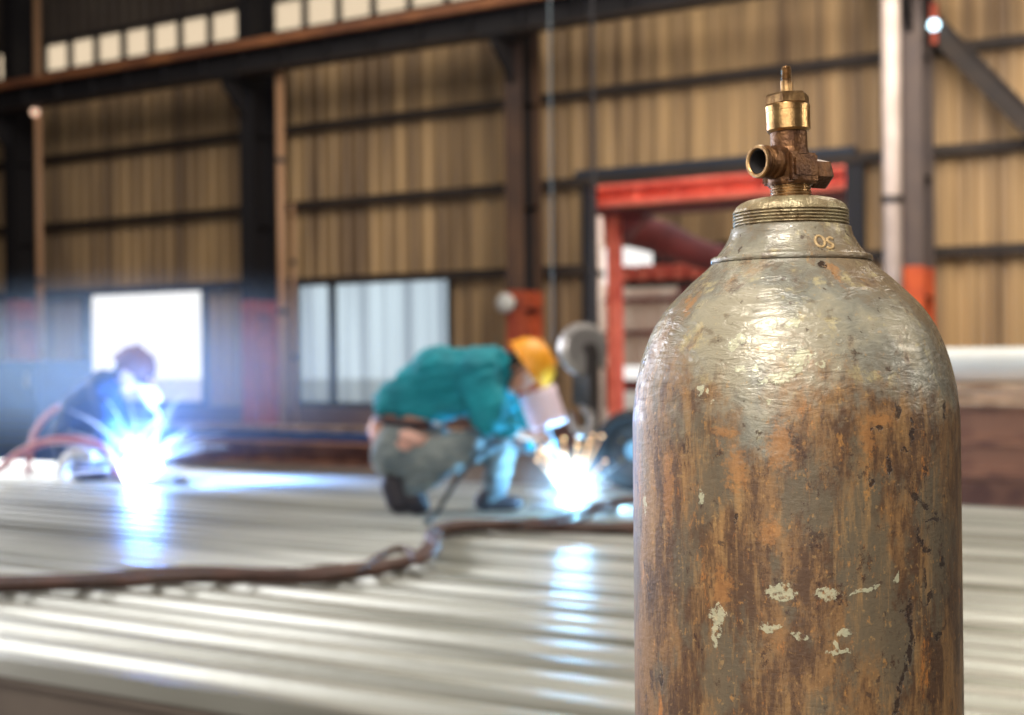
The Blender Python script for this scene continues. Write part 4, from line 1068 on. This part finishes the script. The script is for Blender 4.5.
def inside(lst, u, v):
    best = 0.0
    for (uu, vv, ru, rv, ang) in lst:
        a = u - uu; b = v - vv
        if abs(a) > .03 or abs(b) > .03: continue
        ca, sa = math.cos(ang), math.sin(ang); ru = max(ru, .0018); rv = max(rv, .0016)
        q = math.sqrt(((a * ca + b * sa) / ru) ** 2 + ((-a * sa + b * ca) / rv) ** 2)
        best = max(best, 1 - q * .5)
    return best
zlow = zp(730)
for v in o.data.vertices:
    p = v.co
    if p.y > 0 and abs(p.x) < .10 or p.z < zlow: vals += [0, 0, 0, 1]; continue
    q = p * 120; w1 = noise.noise_vector(q) * .0032 + noise.noise_vector(q * 2.4) * .0014
    u = math.atan2(p.x, -p.y) * .1125 + w1.x; vv = p.z + w1.y
    vals += [inside(blobs, u, vv), inside(dk, u, vv), inside(orange, u, vv), 1]
at.data.foreach_set('color', vals)
# collar
cp = [(rp_(60), zp(263)), (rp_(81), zp(263)), (rp_(82), zp(262)), (rp_(81.5), zp(257.8)), (rp_(79.5), zp(256.8)), (rp_(76.3), zp(256.3)), (rp_(74.5), zp(254.5)), (rp_(70), zp(249)), (rp_(66), zp(243)), (rp_(62.8), zp(237)), (rp_(61), zp(231.5)), (rp_(60.5), zp(228.5)), (rp_(58), zp(227.6)), (rp_(57), zp(227))]
bm = new(); lathe(bm, cp + [(0, zp(227)), (0, zp(263))], 128); uvl = bm.loops.layers.uv.new('UVMap'); setuv(bm, uvl)
bvh2 = BVHTree.FromBMesh(bm)
o = obj('collar', bm, M['collar'], gc, local=True, smooth=True, label='grey-green conical collar')
# threaded neck ring
tp = [(0, zp(227)), (rp_(56), zp(227))]; y = 226.6
while y > 213.5: tp += [(rp_(56.2), zp(y)), (rp_(58.6), zp(y - 1.0)), (rp_(58.6), zp(y - 1.9)), (rp_(56.2), zp(y - 2.9))]; y -= 3.15
tp += [(rp_(57.5), zp(212.5)), (rp_(57), zp(210)), (rp_(55), zp(206.5)), (rp_(51), zp(203.5)), (rp_(45), zp(201)), (rp_(37), zp(199.3)), (rp_(27), zp(198.4)), (0, zp(198.2))]
bm = new(); lathe(bm, tp, 128); uvl = bm.loops.layers.uv.new('UVMap'); setuv(bm, uvl)
M['neck'] = mat('neck_ring_metal', (.36, .30, .18), .38, .45, (.17, .11, .05), 60, (1, 1, 1), .9, bump=.4, bscale=220)
obj('neck_ring', bm, M['neck'], gc, local=True, smooth=False, label='threaded tan metal neck ring')
# stamped yellow mark on the collar (raised)
def chit(x, y): return bvh2.ray_cast(gi @ CAM, (gi.to_3x3() @ ray(x, y)).normalized())[0]
for kind in ('O', 'S'):
    if kind == 'O': px = [(820 + 4.6 * math.cos(q) + 1.5 * math.sin(q), 241.5 + 5.5 * math.sin(q)) for q in [2 * PI * k / 14 for k in range(15)]]
    else: px = [(833, 239.5), (829.5, 237.8), (827, 239.8), (829, 242.5), (832.5, 244.5), (833, 247.3), (829.5, 248.8), (826.8, 247)]
    bm = new(); tube(bm, [chit(*p) for p in px], .0011, 6, sub=3)
    obj('stamped_mark', bm, mat('stamp_paint_' + kind, (.30, .20, .09), .6), gc, local=True, smooth=True, label='small raised yellowish mark on the collar')
# valve
vt = Matrix.Translation((.0020, 0, 0)) @ Matrix.Translation((0, 0, zp(198))) @ Matrix.Rotation(-.026, 4, 'Y') @ Matrix.Translation((0, 0, -zp(198))) @ Matrix.Translation((-.0015, 0, 0))
def K_(px): return px * kk
bm = new(); tp = [(0, zp(199))]; y = 199
while y > 185: tp += [(K_(18.6), zp(y)), (K_(20.3), zp(y - .9)), (K_(20.3), zp(y - 1.4)), (K_(18.6), zp(y - 2.3))]; y -= 2.8
tp += [(K_(18), zp(184)), (0, zp(184))]
lathe(bm, tp, 48, vt); obj('valve_stem_thread', bm, M['brass_worn'], gc, local=True)
z0v, z1v = zp(184.5), zp(154.5); hs = K_(20.3)
bm = new(); bx(bm, (-hs, -hs, z0v), (hs, hs, z1v), vt @ Matrix.Rotation(math.radians(45 + 2), 4, 'Z'), .0016)
bx(bm, (-hs * .78, -hs - .0012, z0v + .004), (hs * .78, -hs + .001, z1v - .004), vt @ Matrix.Rotation(math.radians(45 + 2), 4, 'Z'), .0009)
lathe(bm, [(0, z1v - .002), (K_(19.5), z1v - .001), (K_(19), z1v + .0015), (K_(18.2), z1v + .004), (K_(18.0), zp(132)), (0, zp(132))], 48, vt)
lathe(bm, [(0, z0v - .001), (K_(22), z0v - .001), (K_(23), z0v + .001), (K_(23), z0v + .004), (0, z0v + .004)], 48, vt)
obj('valve_body', bm, M['brass_dark'], gc, local=True)
# outlet, hollow and threaded, towards the camera's left
od = Vector((-.72, -.70, 0)).normalized(); op_ = Vector((0, 0, zp(163.5)))
axo = vt @ axis_to(op_, od)
L0, L1 = hs * .9, K_(43.5)
R1 = K_(16.4)
pf = [(K_(12.0), L1 - .018), (K_(12.4), L1 - .0012), (K_(13.2), L1), (R1 * .96, L1), (R1, L1 - .0012)]
q = L1 - .0025
while q > L0 + .0105: pf += [(R1, q), (R1, q - .0005), (R1 * .86, q - .0011), (R1 * .86, q - .0015)]; q -= .0021
pf += [(R1 * .93, q), (R1 * .93, q - .003), (R1 * 1.02, q - .005), (R1 * 1.08, L0 - .003)]
pf += [(0, L0 - .003), (0, L1 - .018)]
bm = new(); lathe(bm, pf, 48, axo); obj('outlet', bm, M['brass_dark'], gc, local=True, label='open threaded side outlet')
bm = new(); lathe(bm, [(K_(12.1), L1 - .0004), (K_(13.2), L1 + .0005), (R1 * .95, L1 + .0005), (R1 * .99, L1 - .0008)], 48, axo, closed=True); obj('outlet_rim', bm, M['brass_worn'], gc, local=True, label='bright worn outlet rim')
bm = new(); ellipsoid(bm, (0, 0, 0), (.0018, .0018, .0018)); bm.transform(axo @ Matrix.Translation((.0025, 0, L1 - .0175))); lathe(bm, [(0, L1 - .0179), (K_(5), L1 - .0178), (K_(4.2), L1 - .014), (K_(2), L1 - .0135), (0, L1 - .0135)], 20, axo); obj('outlet_pin', bm, M['brass'], gc, local=True)
bm = new(); lathe(bm, [(0, L1 - .0177), (K_(11.9), L1 - .0177), (K_(12.2), L1 - .0012), (K_(11.4), L1 - .0012), (K_(11.2), L1 - .0172), (0, L1 - .0172)], 40, axo); obj('bore_shade_sleeve', bm, M['hair'], gc, local=True, label='black sleeve for the shade inside the outlet')  # thin black sleeve puts the shade of the hollow into colour
# hex safety plug on the far side
axp2 = vt @ axis_to(Vector((0, 0, zp(172))), -od)
bm = new(); lathe(bm, [(0, hs * .9), (K_(13), hs * .9), (K_(13), hs + K_(8)), (0, hs + K_(8))], 32, axp2)
lathe(bm, [(0, hs + K_(5)), (K_(14), hs + K_(5)), (K_(15.8), hs + K_(6.5)), (K_(15.8), hs + K_(24)), (K_(14), hs + K_(27)), (0, hs + K_(27))], 6, axp2 @ Matrix.Rotation(.3, 4, 'Z'))
obj('safety_plug', bm, M['brass_dark'], gc, local=True, label='dark hexagonal plug opposite the outlet')
# gland nut: round skirt + hex head
bm = new(); lathe(bm, [(0, zp(132.5)), (K_(19.5), zp(132.5)), (K_(21.7), zp(130)), (K_(21.7), zp(107)), (K_(20.8), zp(105.2)), (0, zp(105.2))], 64, vt)
lathe(bm, [(K_(21.5), zp(112)), (K_(22.1), zp(111.6)), (K_(22.1), zp(106.5)), (K_(21.5), zp(106))], 64, vt, closed=True)
obj('gland_nut', bm, M['brass'], gc, local=True, label='bright round brass nut')
bm = new(); lathe(bm, [(0, zp(105.4)), (K_(21.3), zp(105.4)), (K_(22.3), zp(104)), (K_(22.3), zp(96.5)), (K_(20), zp(94)), (K_(12), zp(93.4)), (0, zp(93.4))], 6, vt @ Matrix.Rotation(math.radians(18), 4, 'Z')); obj('hex_head', bm, M['brass_worn'], gc, local=True)
# spindle: square lower part, threaded tip
bm = new(); lathe(bm, [(0, zp(93.8)), (K_(7.2), zp(93.8)), (K_(6.6), zp(92)), (K_(6.4), zp(81.5)), (K_(5.4), zp(80)), (0, zp(80))], 4, vt @ Matrix.Rotation(math.radians(30), 4, 'Z'))
lathe(bm, [(0, zp(93.8)), (K_(6.1), zp(93.8)), (K_(6.1), zp(81)), (K_(5.2), zp(80)), (0, zp(80))], 24, vt)
tp = [(0, zp(80.5))]; y = 80.5
while y > 69: tp += [(K_(4.5), zp(y)), (K_(5.4), zp(y - .6)), (K_(4.5), zp(y - 1.3))]; y -= 1.5
tp += [(K_(5), zp(68)), (K_(4), zp(66.3)), (0, zp(66))]
lathe(bm, tp, 24, vt); obj('spindle', bm, M['brass_worn'], gc, local=True, label='square spindle with threaded tip')
